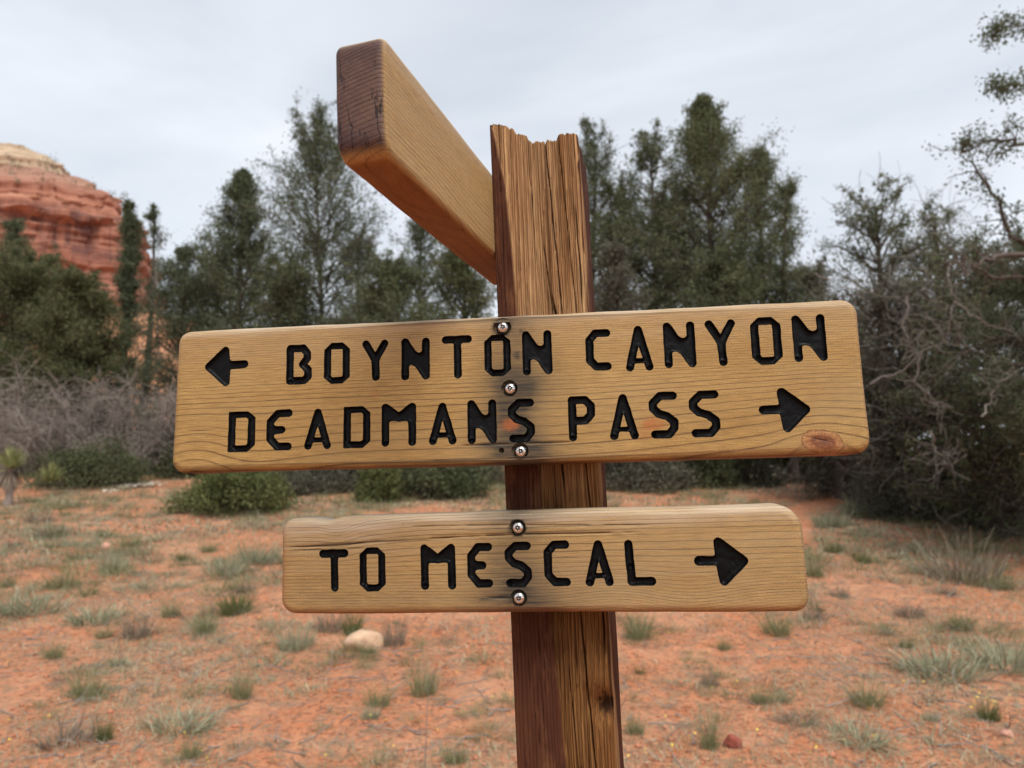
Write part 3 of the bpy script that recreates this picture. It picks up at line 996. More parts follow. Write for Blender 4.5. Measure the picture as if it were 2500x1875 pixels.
GS = 'shrubs at the foot of the trees'
leafy_shrub('green_bush', 'rounded bright green bush on red soil under the left end of the sign', 503, 1106, 235, 105, M_BUSH, 0.06, 15000)
leafy_shrub('green_bush', 'green bush at the left of the dark thicket, left of the post under the sign', 815, 1085, 95, 95, M_BUSH, 0.06, 8000, GS)
leafy_shrub('dark_bush', 'dark grey-green bush tucked behind the post under the sign', 945, 1075, 230, 100, M_DKBUSH, 0.07, 11000, GS)
leafy_shrub('dark_bush', 'grey-green bush just right of the post in the gap between the two signs', 1395, 1058, 190, 90, M_GREY, 0.07, 10000, GS)
leafy_shrub('dark_bush', 'olive bush further right in the gap between the two signs', 1530, 1052, 150, 95, M_JUN, 0.07, 9000, GS)
leafy_shrub('dark_bush', 'dark green bush below the knot of the sign, beside the path', 1745, 1035, 215, 110, M_DKBUSH, 0.07, 13000, GS)
leafy_shrub('green_bush', 'low deep green bush at the foot of the grey dead brush', 190, 1052, 240, 95, M_DKBUSH, 0.06, 12000, GS)
leafy_shrub('grey_bush', 'grey sagebrush at the shady foot of the right-hand juniper', 1960, 1120, 200, 75, M_GREY, 0.05, 9000, GS)
leafy_shrub('grey_bush', 'tall grey-green bush skirting the shade at the right edge', 2140, 1125, 230, 170, M_GREY, 0.05, 14000, GS)
leafy_shrub('grey_bush', 'small grey bush right of the end of the path', 1900, 1095, 130, 75, M_GREY, 0.05, 6000, GS)
leafy_shrub('grey_bush', 'grey scrub left of the post, in the shade behind the bright green bush', 690, 1062, 170, 70, M_GREY, 0.06, 8000, GS)
leafy_shrub('dark_bush', 'dark scrub on the red slope above the grey brush, beside the sign corner', 330, 960, 130, 110, M_JUN, 0.07, 8000, GS, Y=19)


for lab, px, by, w, h, m_ in (
        ('low grey scrub under the left half of the sign, next to the green bush', 610, 1070, 120, 60, M_GREY), ('grey scrub under the sign just left of the dark bush by the post', 770, 1062, 130, 75, M_GREY),
        ('dark scrub at the back of the clearing, behind the bright green bush', 560, 1030, 190, 80, M_DKBUSH), ('dark scrub at the back of the clearing midway between green bush and post', 720, 1028, 200, 85, M_DKBUSH),
        ('grey scrub at the back of the clearing, just left of the post', 1020, 1045, 180, 90, M_GREY), ('dark scrub at the back of the clearing, just right of the post', 1330, 1030, 170, 85, M_DKBUSH),
        ('dark scrub at the back of the clearing, above the arrow of the lower sign', 1480, 1028, 180, 80, M_GREY), ('grey scrub left of the path, above the right end of the lower sign', 1635, 1050, 130, 60, M_GREY),
        ('olive scrub behind the dark green bush by the path', 1660, 1020, 180, 90, M_JUN), ('dark scrub at the left corner of the sign, behind the white flowers', 400, 1030, 150, 90, M_DKBUSH),
        ('dark scrub under the dense juniper at the right edge', 2010, 1085, 230, 120, M_JUN), ('brown-grey scrub deep in the shade behind the right end of the sign', 1880, 1060, 160, 110, M_GREY)):
    leafy_shrub('scrub_bush', lab, px, by, w, h, m_, 0.07, 6500, GS)


def hillside_scrub():
    r = np.random.default_rng(88)
    n = 520
    Y = r.uniform(16, 60, n)
    X = -r.uniform(0.05, 1.6, n) * Y
    ok = (X < -0.80 * Y) | (Y > 22) & (r.random(n) < 0.6)
    X, Y = X[ok], Y[ok]
    n = len(X)
    s = r.uniform(0.25, 0.8, n) * (Y / 30)
    C = np.repeat(np.stack([X, Y, gz(X, Y) + s * 0.5], -1), 90, 0)
    V, F, T = leaves(C, np.repeat(s, 90)[:, None] * np.array([0.55, 0.55, 0.38]), 0.16, r, np.repeat(r.random(n), 90))
    tag(link('hillside_scrub', new_mesh('hillside_scrub', V, F, M_GREY, False, {'tint': T})), 'scrub dotting the red hillside under the butte', kind='stuff')


hillside_scrub()


def twig_brush(label, px, basey, w, h, Y, n=1700, seed=1, m=M_BRUSH):
    r = np.random.default_rng(seed)
    p = foot(px, basey)
    Y = p[1]
    z = float(gz(p[0], Y))
    Rx, Hh = w / 2 / FPX * Y, h / FPX * Y
    e = bpy.data.objects.new('dead_brush', None)
    COL.objects.link(e)
    e.location = (p[0], Y, z)
    tag(e, label, 'shrub', 'dead grey brush on the left')
    a = r.uniform(0, 2 * np.pi, 60)
    el = np.radians(r.uniform(12, 85, 60))
    d = np.stack([np.cos(a) * np.cos(el), np.sin(a) * np.cos(el) * 0.8, np.sin(el)], -1)
    S = polyl(r.normal(0, 0.15, (60, 3)) * np.array([1, 1, 0]), d, np.hypot(d[:, 0] * Rx, d[:, 2] * Hh) * r.uniform(0.85, 1.15, 60), 8, r, 0.45, -0.25)
    pts = S[:, 1:].reshape(-1, 3)
    st = pts[r.integers(0, len(pts), n)]
    dd = unit(st + 1e-3) * 0.4 + r.normal(0, 0.8, (n, 3)) + np.array([0, 0, 0.05])
    Tw = polyl(st, dd, r.uniform(0.25, 0.75, n) * Hh * 0.5, 6, r, 0.55, -0.7)
    link('branches', new_mesh('branches', *tubes(S, np.linspace(0.022, 0.008, 8)[None] * np.ones((60, 1)), 4), m), e)
    tw = link('twigs', new_mesh('twigs', *tubes(Tw, np.linspace(0.0065, 0.0035, 6)[None] * np.ones((n, 1)), 3), m), e)
    tag(tw, kind='stuff')


twig_brush('tangled grey dead brush at the left edge above the yuccas', 45, 1020, 250, 215, 12.6, 4200, 3)
twig_brush('tangled grey dead brush between the left edge brush and the sign', 190, 1020, 260, 190, 13.2, 4200, 4)
twig_brush('tangled grey dead brush half hidden by the left end of the sign', 330, 1020, 220, 185, 13.8, 3600, 5)
twig_brush('upper heap of grey dead brush against the olive juniper', 20, 965, 150, 190, 14.2, 1500, 6)


# ------------------------------------------------------------------ yuccas
def yucca(label, px, basey, topy, Y, rad, trunk):
    SEED[0] += 1
    r = np.random.default_rng(SEED[0])
    p = foot(px, basey)
    Y = p[1]
    z = float(gz(p[0], Y))
    H = (basey - topy) / FPX * Y
    R = rad / FPX * Y
    e = bpy.data.objects.new('yucca', None)
    COL.objects.link(e)
    e.location = (p[0], Y, z)
    tag(e, label, 'yucca')
    c = np.array([0, 0, max(H - R * 0.9, 0.05)])

    def blades(n, el0, el1, L, wd, droop):
        a = r.uniform(0, 2 * np.pi, n)
        el = np.radians(r.uniform(el0, el1, n))
        d = np.stack([np.cos(a) * np.cos(el), np.sin(a) * np.cos(el), np.sin(el)], -1)
        P = polyl(np.repeat(c[None], n, 0) + d * 0.03, d, L * r.uniform(0.8, 1.1, n), 4, r, 0.06, droop)
        s = unit(np.cross(d, np.array([0, 0, 1.0])))
        w = np.array([0.8, 1.0, 0.7, 0.05])[None, :, None] * wd
        V = np.stack([P - s[:, None] * w, P + s[:, None] * w], 2).reshape(-1, 3)
        i = np.arange(n * 8).reshape(n, 4, 2)
        F = np.stack([i[:, :-1, 0], i[:, :-1, 1], i[:, 1:, 1], i[:, 1:, 0]], -1).reshape(-1, 4)
        return V, F, np.repeat(np.clip(r.normal(0.55, 0.25, n), 0, 1), 8)
    V, F, T = blades(170, -10, 88, R, 0.012, 0.0)
    link('leaves', new_mesh('leaves', V, F, M_YUCCA, False, {'tint': T}), e)
    if trunk:
        V, F, T = blades(150, -88, -40, R * 1.05, 0.013, -0.5)
        link('dead_leaves', new_mesh('dead_leaves', V, F, M_SKIRT, False, {'tint': T}), e)
        k = 8
        P = np.stack([0.02 * np.sin(np.linspace(0, 4, k)), 0 * np.linspace(0, 1, k), np.linspace(-0.05, c[2], k)], -1)[None]
        link('trunk', new_mesh('trunk', *tubes(P, (0.07 + 0.012 * np.sin(np.arange(k) * 2))[None], 10), M_BRUSH), e)


yucca('yucca with a shaggy trunk and skirt of dead leaves at the left edge', 16, 1092, 970, 10.5, 48, True)
yucca('low round yucca beside the trunked yucca, before the green bush', 106, 1075, 1004, 11.0, 40, False)


# ------------------------------------------------------------------ rocks
def rock(name, label, px, py, w, h, m, seed, dz=0.3):
    r = np.random.default_rng(seed)
    p = foot(px, py)
    Rx = w / 2 / FPX * p[1]
    Hz = h / FPX * p[1]
    nu, nv = 28, 16
    u = np.linspace(0, 2 * np.pi, nu, endpoint=False)
    v = np.linspace(0.02, np.pi - 0.02, nv)
    U, Vv = np.meshgrid(u, v, indexing='ij')
    x, y, z = np.cos(U) * np.sin(Vv), np.sin(U) * np.sin(Vv), np.cos(Vv)
    q = 1 + 0.5 * (fbm(x * 1.2 + seed, y * 1.2, z * 1.2, seed, 3) - 0.5)
    # flatten facets
    for _ in range(7):
        nrm = unit(r.normal(0, 1, 3))
        dd = x * nrm[0] + y * nrm[1] + z * nrm[2]
        q = np.where(dd * q > 0.72, 0.72 / np.maximum(dd, 0.3), q)
    V = np.stack([x * q * Rx * 1.15, y * q * Rx, z * q * Hz * 0.85 + Hz * 0.25], -1).reshape(-1, 3)
    i = np.arange(nu * nv).reshape(nu, nv)
    j = np.roll(i, -1, axis=0)
    F = np.stack([i[:, :-1], i[:, 1:], j[:, 1:], j[:, :-1]], -1).reshape(-1, 4)
    o = link(name, new_mesh(name, V, F, m), None, (p[0], p[1], float(gz(p[0], p[1]))))
    tag(o, label, 'rock')


rock('boulder', 'pale tan rock among grass tufts below the left part of the lower sign', 788, 1400, 66, 40, M_TANROCK, 4)
rock('stone', 'small dark red stone lying on the soil right of the post foot', 1582, 1614, 34, 26, M_REDROCK, 8)
rock('stone', 'small pinkish stone on the soil left of the lower sign', 229, 1186, 17, 13, M_PINKROCK, 9)
rock('stone', 'pale flat stone near the bottom right corner', 2176, 1590, 24, 10, M_PINKROCK, 10)


# ------------------------------------------------------------------ grass tufts
def blades_mesh(name, n, r0, L, wd, spread, m, r, curl=0.6, segs=3, tint=(0.5, 0.25), flat=False):
    a = r.uniform(0, 2 * np.pi, n)
    rr = r0 * np.sqrt(r.random(n))
    base = np.stack([np.cos(a) * rr, np.sin(a) * rr, np.full(n, -0.01)], -1)
    a2 = a + r.normal(0, 0.7, n)
    el = np.radians(90 - np.abs(r.normal(0, spread, n)) - 25 * rr / r0)
    d = np.stack([np.cos(a2) * np.cos(el), np.sin(a2) * np.cos(el), np.sin(el)], -1)
    P = polyl(base, d, L * r.uniform(0.4, 1.15, n), segs + 1, r, 0.22, -curl)
    P[:, :, 2] = np.maximum(P[:, :, 2], -0.01 + 0.006 * (segs))
    P[:, 0, 2] = -0.015
    yaw = r.uniform(0, np.pi, n)
    s = np.stack([np.cos(yaw), np.sin(yaw), 0 * yaw], -1)
    w = np.linspace(1, 0.25, segs + 1)[None, :, None] * wd * r.uniform(0.6, 1.4, (n, 1, 1))
    k = segs + 1
    V = np.stack([P - s[:, None] * w, P + s[:, None] * w], 2).reshape(-1, 3)
    i = np.arange(n * k * 2).reshape(n, k, 2)
    F = np.stack([i[:, :-1, 0], i[:, :-1, 1], i[:, 1:, 1], i[:, 1:, 0]], -1).reshape(-1, 4)
    T = np.repeat(np.clip(r.normal(tint[0], tint[1], n), 0, 1), k * 2)
    return new_mesh(name, V, F, m, False, {'tint': T})


# kinds at unit width 1 m: (material, blades, base radius, length, blade half-width, spread, curl, tint)
KINDS = {
    'g': (M_GRASS, 300, 0.32, 0.62, 0.007, 30, 0.5, (0.35, 0.28)),
    's': (M_SAGE, 380, 0.42, 0.42, 0.009, 42, 0.6, (0.5, 0.27)),
    'd': (M_DRY, 360, 0.38, 0.44, 0.007, 42, 0.9, (0.45, 0.28)),
    'y': (M_BUSH, 300, 0.28, 0.50, 0.009, 24, 0.35, (0.6, 0.25)),
}
PROTO = {}
for kk, (m_, nb, r0, L, wd, spd, cu, ti) in KINDS.items():
    for v in range(4):
        PROTO[kk, v] = blades_mesh('grass_tuft', nb, r0, L, wd, spd, m_, np.random.default_rng(900 + v + ord(kk) * 7), cu, 3, ti)
NAMES = {'g': 'grass_tuft', 's': 'sage_tuft', 'd': 'dry_tuft', 'y': 'green_tuft'}
CATS = {'g': 'grass tuft', 's': 'sage tuft', 'd': 'dry tuft', 'y': 'green tuft'}
GL = {'g': ('olive green tuft of bunchgrass growing on the red soil', 'olive bunchgrass tufts'),
      's': ('pale grey-green low tuft growing on the red soil', 'pale grey-green tufts'),
      'd': ('dead brown-grey grass clump on the red soil', 'dead grass clumps'),
      'y': ('fresh yellow-green small tuft on the red soil', 'yellow-green tufts')}
TOTAL_TUFTS = [0]
OCC = []


def tuft(kk, x, y, wm, hm=None, label=None, rs=None):
    me = PROTO[kk, TOTAL_TUFTS[0] % 4]
    TOTAL_TUFTS[0] += 1
    o = link(NAMES[kk], me, None, (x, y, float(gz(x, y))), float(rs.uniform(0, 6.28)))
    hs = (hm / (KINDS[kk][3] * 0.9)) if hm else wm
    o.scale = (wm, wm, hs)
    o.rotation_euler[2] = float(rs.uniform(0, 6.28))
    tag(o, label or GL[kk][0], CATS[kk], GL[kk][1])
    OCC.append((x, y, wm * 0.5))
    return o


_r = np.random.default_rng(21)
LIST = [('d', 82, 1127, 65, 28, 'dead grey clump near the left edge, in front of the trunked yucca'), ('d', 117, 1159, 75, 35, 'grey clump below the low yucca at the left side of the clearing'), ('d', 30, 1179, 45, 25, 'small grey clump at the far left edge, below the yucca trunk'), ('g', 285, 1179, 60, 30, 'olive tuft up to the right of the small pinkish stone'), ('s', 245, 1231, 65, 40, 'pale tuft just below the small pinkish stone'),
        ('g', 130, 1269, 70, 45, 'olive tuft above the wide pale sage patch on the left'), ('g', 15, 1269, 40, 35, 'olive tuft cut by the left edge, above the wide pale sage patch'), ('s', 65, 1318, 150, 45, 'wide pale sage patch near the left edge'), ('s', 200, 1342, 115, 45, 'pale sage clump right of the wide patch by the left edge'),
        ('d', 295, 1375, 75, 70, 'tall dry tuft right of the pale sage clump on the left'), ('g', 370, 1332, 50, 45, 'dark olive tuft midway between the pale sage clump and the yellow-green clump'), ('y', 510, 1325, 88, 50, 'yellow-green leafy clump left of the lower sign corner'), ('g', 442, 1368, 60, 60, 'olive tuft with a dry stalk, below the yellow-green clump'), ('s', 562, 1212, 85, 50, 'pale sage tuft just left of the lower sign'),
        ('g', 450, 1192, 45, 28, 'small olive tuft between the bright green bush and the lower sign'), ('s', 485, 1240, 90, 45, 'broad pale tuft left of the lower sign, below the small olive one'), ('s', 640, 1402, 78, 68, 'feathery grey-green tuft left of the pale tan rock'), ('d', 712, 1360, 72, 55, 'grey clump behind the pale tan rock'), ('y', 762, 1370, 55, 60, 'green tuft touching the left side of the pale tan rock'), ('d', 848, 1392, 60, 80, 'grey upright tuft right of the pale tan rock'),
        ('g', 795, 1410, 40, 22, 'small dark tuft in front of the pale tan rock'), ('g', 915, 1500, 72, 66, 'tall grey-green tuft left of the post, below the lower sign'), ('g', 815, 1527, 66, 50, 'bright green tuft left of the tall grey-green one by the post'), ('s', 800, 1552, 40, 30, 'small pale tuft at the foot of the bright green tuft by the post'), ('g', 115, 1420, 50, 40, 'olive tuft below the wide pale sage patch, in the left foreground'),
        ('g', 182, 1503, 85, 55, 'olive grass clump in the left foreground'), ('d', 150, 1606, 130, 70, 'heap of dead grey grass near the bottom left corner'), ('y', 225, 1600, 45, 50, 'green tuft beside the heap of dead grass in the bottom left'), ('s', 390, 1570, 150, 45, 'wide low grey-green patch in the left foreground'), ('g', 522, 1510, 55, 72, 'thin upright tuft in the left foreground'),
        ('g', 985, 1650, 62, 50, 'grass tuft at the bottom edge left of the post'), ('g', 412, 1636, 60, 40, 'low olive tuft at the bottom edge, between dead heap and post'), ('s', 255, 1438, 40, 30, 'small pale tuft right of the olive one below the sage patch'), ('g', 225, 1376, 45, 25, 'small olive tuft under the pale sage clump on the left'), ('d', 530, 1278, 50, 30, 'small dead clump just above the yellow-green clump'),
        ('g', 1380, 1378, 72, 70, 'grey-green tuft just right of the post under the lower sign'), ('g', 1679, 1370, 76, 60, 'broad tuft under the right end of the lower sign'), ('g', 1565, 1404, 35, 30, 'small tuft under the lower sign arrow, left of the broad tuft'), ('d', 1534, 1482, 45, 50, 'dead clump right of the post, above the tall green tuft'), ('g', 1534, 1616, 52, 90, 'tall green tuft between the post and the small red stone'),
        ('g', 1873, 1524, 82, 62, 'green clump in the right foreground'), ('s', 1855, 1598, 125, 35, 'wide low pale patch below the green clump in the right foreground'), ('y', 2137, 1555, 58, 42, 'green clump with yellow flowers near the right edge'), ('s', 2009, 1556, 38, 20, 'small pale tuft left of the clump with yellow flowers'),
        ('d', 2080, 1255, 165, 110, 'large grey mound of bunchgrass near the right edge'), ('d', 1965, 1330, 65, 35, 'dead clump down to the left of the large grey mound'), ('d', 1815, 1288, 45, 35, 'dead clump between the lower sign and the large grey mound'), ('s', 2031, 1454, 175, 66, 'pale sage clump, the left one of the pair at the right edge'), ('s', 2165, 1438, 150, 70, 'pale sage clump cut by the right edge'), ('g', 2075, 1360, 60, 50, 'olive tuft above the pair of pale sage clumps'),
        ('s', 1793, 1136, 72, 42, 'grey sage tuft beside the path end'), ('s', 1846, 1112, 60, 48, 'sage tuft on the right side of the path end'), ('y', 1864, 1216, 42, 22, 'low green patch right of the lower sign, the one farther from it'), ('y', 1802, 1194, 50, 20, 'low green patch right of the lower sign, the one nearer to it'), ('g', 1758, 1246, 55, 60, 'tuft right against the right end of the lower sign'), ('d', 1754, 1335, 60, 30, 'dead clump below the bottom right corner of the lower sign'),
        ('g', 2163, 1272, 60, 40, 'olive tuft at the right edge beside the large grey mound'), ('g', 1371, 1586, 50, 50, 'tuft right beside the foot of the post at the bottom'), ('d', 2040, 1282, 60, 25, 'low dead clump at the left foot of the large grey mound'), ('y', 392, 1212, 22, 20, 'tiny bright green tuft amid the tufts left of the lower sign'), ('g', 1640, 1520, 45, 40, 'olive tuft above the small red stone, right of the tall green tuft'), ('d', 1720, 1560, 90, 30, 'wide dead clump right of the small red stone'), ('g', 1960, 1400, 40, 34, 'olive tuft left of the pair of pale sage clumps')]
for kk, px, py, w, h, lab in LIST:
    p = foot(px, py)
    tuft(kk, p[0], p[1], w / FPX * p[1] * 1.0, h / FPX * p[1], lab or None, _r)


# ------------------------------------------------------------------ what nobody could count on the ground
def scatter(n, y0=3.0, y1=18.0, pw=1.0, r=None, edge=1.25, thr=0.0, sd=93):
    n = int(n * 1.5)
    Y = y0 + (y1 - y0) * r.random(n) ** pw
    X = r.uniform(-edge, edge, n) * Y
    dp = np.min(np.hypot(X[:, None] - PX[None, ::3], (Y[:, None] - PY[None, ::3])), axis=1)
    ok = dp > 0.34
    X, Y = X[ok], Y[ok]
    n = len(X)
    if thr > 0:
        keep = fbm(X * 0.8, Y * 0.8, 0, sd, 3) + r.normal(0, 0.06, n) > thr
        X, Y = X[keep], Y[keep]
    return X, Y


def ground_blades(name, n, L, wd, m, r, spread, y0, y1, pw, thr, curl, label, tint=(0.5, 0.3), sd=93):
    X, Y = scatter(n, y0, y1, pw, r, thr=thr, sd=sd)
    n = len(X)
    base = np.stack([X, Y, gz(X, Y) - 0.004], -1)
    a = r.uniform(0, 2 * np.pi, n)
    el = np.radians(np.clip(np.abs(r.normal(0, spread, n)), 0, 85))
    d = np.stack([np.cos(a) * np.cos(el), np.sin(a) * np.cos(el), np.sin(el)], -1)
    P = polyl(base, d, L * r.uniform(0.4, 1.4, n), 3, r, 0.25, -curl)
    s = unit(np.stack([-np.sin(a), np.cos(a), r.normal(0, 0.3, n)], -1))
    w = np.array([1, 0.8, 0.3])[None, :, None] * wd * r.uniform(0.6, 1.5, (n, 1, 1)) * np.clip(Y / 6, 0.8, 1.6)[:, None, None]
    V = np.stack([P - s[:, None] * w, P + s[:, None] * w], 2).reshape(-1, 3)
    i = np.arange(n * 6).reshape(n, 3, 2)
    F = np.stack([i[:, :-1, 0], i[:, :-1, 1], i[:, 1:, 1], i[:, 1:, 0]], -1).reshape(-1, 4)
    T = np.repeat(np.clip(r.normal(tint[0], tint[1], n), 0, 1), 6)
    o = link(name, new_mesh(name, V, F, m, False, {'tint': T}))
    tag(o, label, kind='stuff')


ground_blades('dry_litter', 80000, 0.06, 0.0024, M_LITTER, np.random.default_rng(31), 12, 3.0, 13, 1.1, 0.47, 0.1, 'dry straw and twigs littering the red soil')
ground_blades('short_grass', 100000, 0.055, 0.0021, M_SAGE, np.random.default_rng(32), 50, 3.0, 14, 1.1, 0.50, 0.2, 'short pale grass sprouting from the red soil', sd=93)
ground_blades('far_grass', 80000, 0.075, 0.0045, M_SAGE, np.random.default_rng(33), 50, 9, 24, 1.0, 0.50, 0.2, 'low grey grass covering the far side of the clearing', sd=97)
ground_blades('far_straw', 30000, 0.09, 0.005, M_DRY, np.random.default_rng(34), 35, 8, 24, 1.0, 0.46, 0.2, 'dry straw covering the far side of the clearing', sd=99)


def small_tufts():
    """the countless small tufts between the ones that can be told apart"""
    for kk, n, sd in (('g', 1500, 61), ('s', 2700, 62), ('d', 1050, 63), ('y', 90, 64)):
        r = np.random.default_rng(sd)
        X, Y = scatter(n * 3, 3.0, 20, 1.15, r, thr=0.53, sd=91 + sd % 2)
        ok = r.random(len(X)) < np.clip((Y - 2.6) / 4.5, 0.15, 1.0)
        X, Y = X[ok][:int(n * 1.5)], Y[ok][:int(n * 1.5)]
        V0, F0, T0 = [], [], []
        m_, nb, r0, L, wd, spd, cu, ti = KINDS[kk]
        src = [blades_mesh('tmp', 84, r0, L, wd * 0.95, spd, m_, np.random.default_rng(sd * 10 + v), cu, 2, ti) for v in range(6)]
        dat = []
        for me in src:
            v = np.empty(len(me.vertices) * 3, np.float32)
            me.vertices.foreach_get('co', v)
            f = np.empty(len(me.polygons) * 4, np.int32)
            me.polygons.foreach_get('vertices', f)
            t = np.empty(len(me.vertices), np.float32)
            me.attributes['tint'].data.foreach_get('value', t)
            dat.append((v.reshape(-1, 3), f.reshape(-1, 4), t))
            bpy.data.meshes.remove(me)
        off = 0
        Zg = gz(X, Y)
        for i in range(len(X)):
            v, f, t = dat[i % 6]
            sc = (r.uniform(0.09, 0.24) + 0.22 * r.random() ** 4) * (1.0 + 0.03 * Y[i]) * min(1.0, 0.42 + 0.09 * (Y[i] - 3.0))
            a = r.uniform(0, 6.28)
            ca, sa = math.cos(a) * sc, math.sin(a) * sc
            V0.append(np.stack([v[:, 0] * ca - v[:, 1] * sa + X[i], v[:, 0] * sa + v[:, 1] * ca + Y[i], v[:, 2] * sc * r.uniform(0.5, 1.05) + Zg[i]], -1))
            F0.append(f + off)
            T0.append(np.clip(t + r.normal(0, 0.15), 0, 1))
            off += len(v)
        nm = {'g': 'olive_grass', 's': 'pale_grass', 'd': 'dead_grass', 'y': 'green_grass'}[kk]
        o = link(nm, new_mesh(nm, np.concatenate(V0), np.concatenate(F0), m_, False, {'tint': np.concatenate(T0)}))
        tag(o, {'g': 'small olive grass scattered over the clearing', 's': 'small pale grey-green grass scattered over the clearing', 'd': 'small dead grass scattered over the clearing', 'y': 'a few fresh green sprouts scattered over the clearing'}[kk], kind='stuff')


small_tufts()


def twig_litter():
    r = np.random.default_rng(36)
    X, Y = scatter(2600, 3.0, 14, 1.1, r, thr=0.44, sd=105)
    n = len(X)
    a = r.uniform(0, 6.28, n)
    P = polyl(np.stack([X, Y, gz(X, Y) + 0.008], -1), np.stack([np.cos(a), np.sin(a), r.normal(0.05, 0.12, n)], -1), r.uniform(0.06, 0.32, n), 5, r, 0.5)
    P[:, :, 2] = np.maximum(P[:, :, 2], gz(P[:, :, 0], P[:, :, 1]) + 0.004)
    o = link('twig_litter', new_mesh('twig_litter', *tubes(P, np.linspace(0.0045, 0.002, 5)[None] * r.uniform(0.5, 1.4, (n, 1)), 3), M_BRUSH))
    tag(o, 'fallen grey twigs lying on the red soil', kind='stuff')


twig_litter()


def pebbles():
    r = np.random.default_rng(35)
    X, Y = scatter(7000, 3.0, 13, 1.2, r)
    n = len(X)
    s = np.abs(r.normal(0, 1, n)) ** 1.3 * 0.005 + 0.004
    ico = np.array([[1, 0, 0], [-1, 0, 0], [0, 1, 0], [0, -1, 0], [0, 0, 1], [0, 0, -1]], float)
    fc = np.array([[0, 2, 4], [2, 1, 4], [1, 3, 4], [3, 0, 4], [2, 0, 5], [1, 2, 5], [3, 1, 5], [0, 3, 5]])
    V = ico[None] * s[:, None, None] * r.uniform(0.6, 1.3, (n, 6, 1)) * np.array([1, 1, 0.7]) + np.stack([X, Y, gz(X, Y) + s * 0.3], -1)[:, None]
    F = fc[None] + (np.arange(n) * 6)[:, None, None]
    o = link('pebbles', new_mesh('pebbles', V.reshape(-1, 3), F.reshape(-1, 3), M_CLOD, False))
    tag(o, 'small pebbles and clods on the red soil', kind='stuff')


pebbles()


def flowers(name, X, Y, hgt, sz, m, r, label, kind='stuff', cat=None):
    n = len(X)
    z = gz(X, Y) + hgt * r.uniform(0.5, 1.2, n)
    C = np.stack([X, Y, z], -1)
    k = 5
    an = np.arange(k) * 2 * np.pi / k
    tilt = r.normal(0, 0.35, (n, 2))
    ring = np.stack([np.cos(an), np.sin(an), 0 * an], -1)[None] * (sz * r.uniform(0.7, 1.3, n))[:, None, None]
    ring = ring.copy()
    ring[:, :, 2] = ring[:, :, 0] * tilt[:, :1] + ring[:, :, 1] * tilt[:, 1:] + 0.25 * sz
    V = np.concatenate([C[:, None], C[:, None] + ring], 1).reshape(-1, 3)
    b = (np.arange(n) * 6)[:, None]
    F = np.concatenate([np.stack([b[:, 0], b[:, 0] + 1 + q, b[:, 0] + 1 + (q + 1) % k], -1) for q in range(k)])
    o = link(name, new_mesh(name, V, F, m, False, {'tint': np.repeat(r.random(n), 6)}))
    tag(o, label, cat, kind=kind)


_rf = np.random.default_rng(41)
fx, fy = scatter(420, 3.3, 8, 1.2, _rf, thr=0.46, sd=101)
flowers('yellow_flowers', fx, fy, 0.03, 0.006, M_FLOW, _rf, 'scattered tiny yellow flowers on the red soil')
p_ = foot(2137, 1545)
flowers('yellow_blossoms', p_[0] + _rf.normal(0, 0.06, 34), p_[1] + _rf.normal(0, 0.06, 34), 0.09, 0.0055, M_FLOW, _rf, 'yellow blossoms on the green clump near the right edge')
for (px, py, sx, n_) in ((272, 1057, 14, 60), (322, 1052, 26, 110), (240, 1068, 10, 30)):
    p_ = foot(px, py)
    sc_ = p_[1] / FPX
    flowers('white_flower_patch', p_[0] + _rf.normal(0, sx * sc_ * 0.7, n_), p_[1] + _rf.normal(0, 0.15, n_), 0.08, 0.028, M_WHITE, _rf, 'white flowers blooming on the red soil below the dead brush')


def stalk(label, px, py, top, m, r):
    p = foot(px, py)
    h = (py - top) / FPX * p[1]
    P = polyl(np.zeros((1, 3)) - np.array([[0, 0, 0.01]]), np.array([[0.02, 0, 1.0]]), np.array([h]), 8, r, 0.05)
    o = link('grass_stalk', new_mesh('grass_stalk', *tubes(P, np.linspace(0.0028, 0.0018, 8)[None], 4), m), None, (p[0], p[1], float(gz(p[0], p[1]))))
    tag(o, label, 'grass stalk')


stalk('single thin dry stalk rising left of the post at the bottom edge', 917, 1665, 1495, M_DEADW, _rf)
stalk('single dry stalk above the yellow-green clump left of the lower sign', 458, 1335, 1290, M_DEADW, _rf)


# ------------------------------------------------------------------ the signpost
R_F = np.array([[0.97707021, 0.20818145, -0.04465748], [-0.20623248, 0.97748679, 0.04458398], [0.05293366, -0.03435186, 0.998007]])
T_F = np.array([-0.326220682, 0.754816473, -0.013903838 + CAM_H])
PB = np.array([0.3635, 0.0825, -1.52])                    # foot of the post, in the frame of the boards
M_sign = Matrix([[*R_F[i], float((R_F @ PB + T_F)[i])] for i in range(3)] + [[0, 0, 0, 1]])
sign = bpy.data.objects.new('trail_signpost', None)
COL.objects.link(sign)
sign.matrix_world = M_sign
tag(sign, 'weathered wooden trail signpost with two routed boards and an arm board', 'signpost')


def frame_obj(name, me, local4, parent=sign):
    """a part placed by a 4x4 in the frame of the boards"""
    o = bpy.data.objects.new(name, me)
    COL.objects.link(o)
    o.parent = parent
    o.matrix_local = Matrix.Translation(Vector((-PB).tolist())) @ Matrix(local4)
    return o


# ---- letters as signed distance fields (metres on the board)
def seg_d(px, pz, a, b):
    ax, az = a
    bx, bz = b
    dx, dz = bx - ax, bz - az
    t = np.clip(((px - ax) * dx + (pz - az) * dz) / (dx * dx + dz * dz + 1e-12), 0, 1)
    return np.hypot(px - ax - t * dx, pz - az - t * dz)


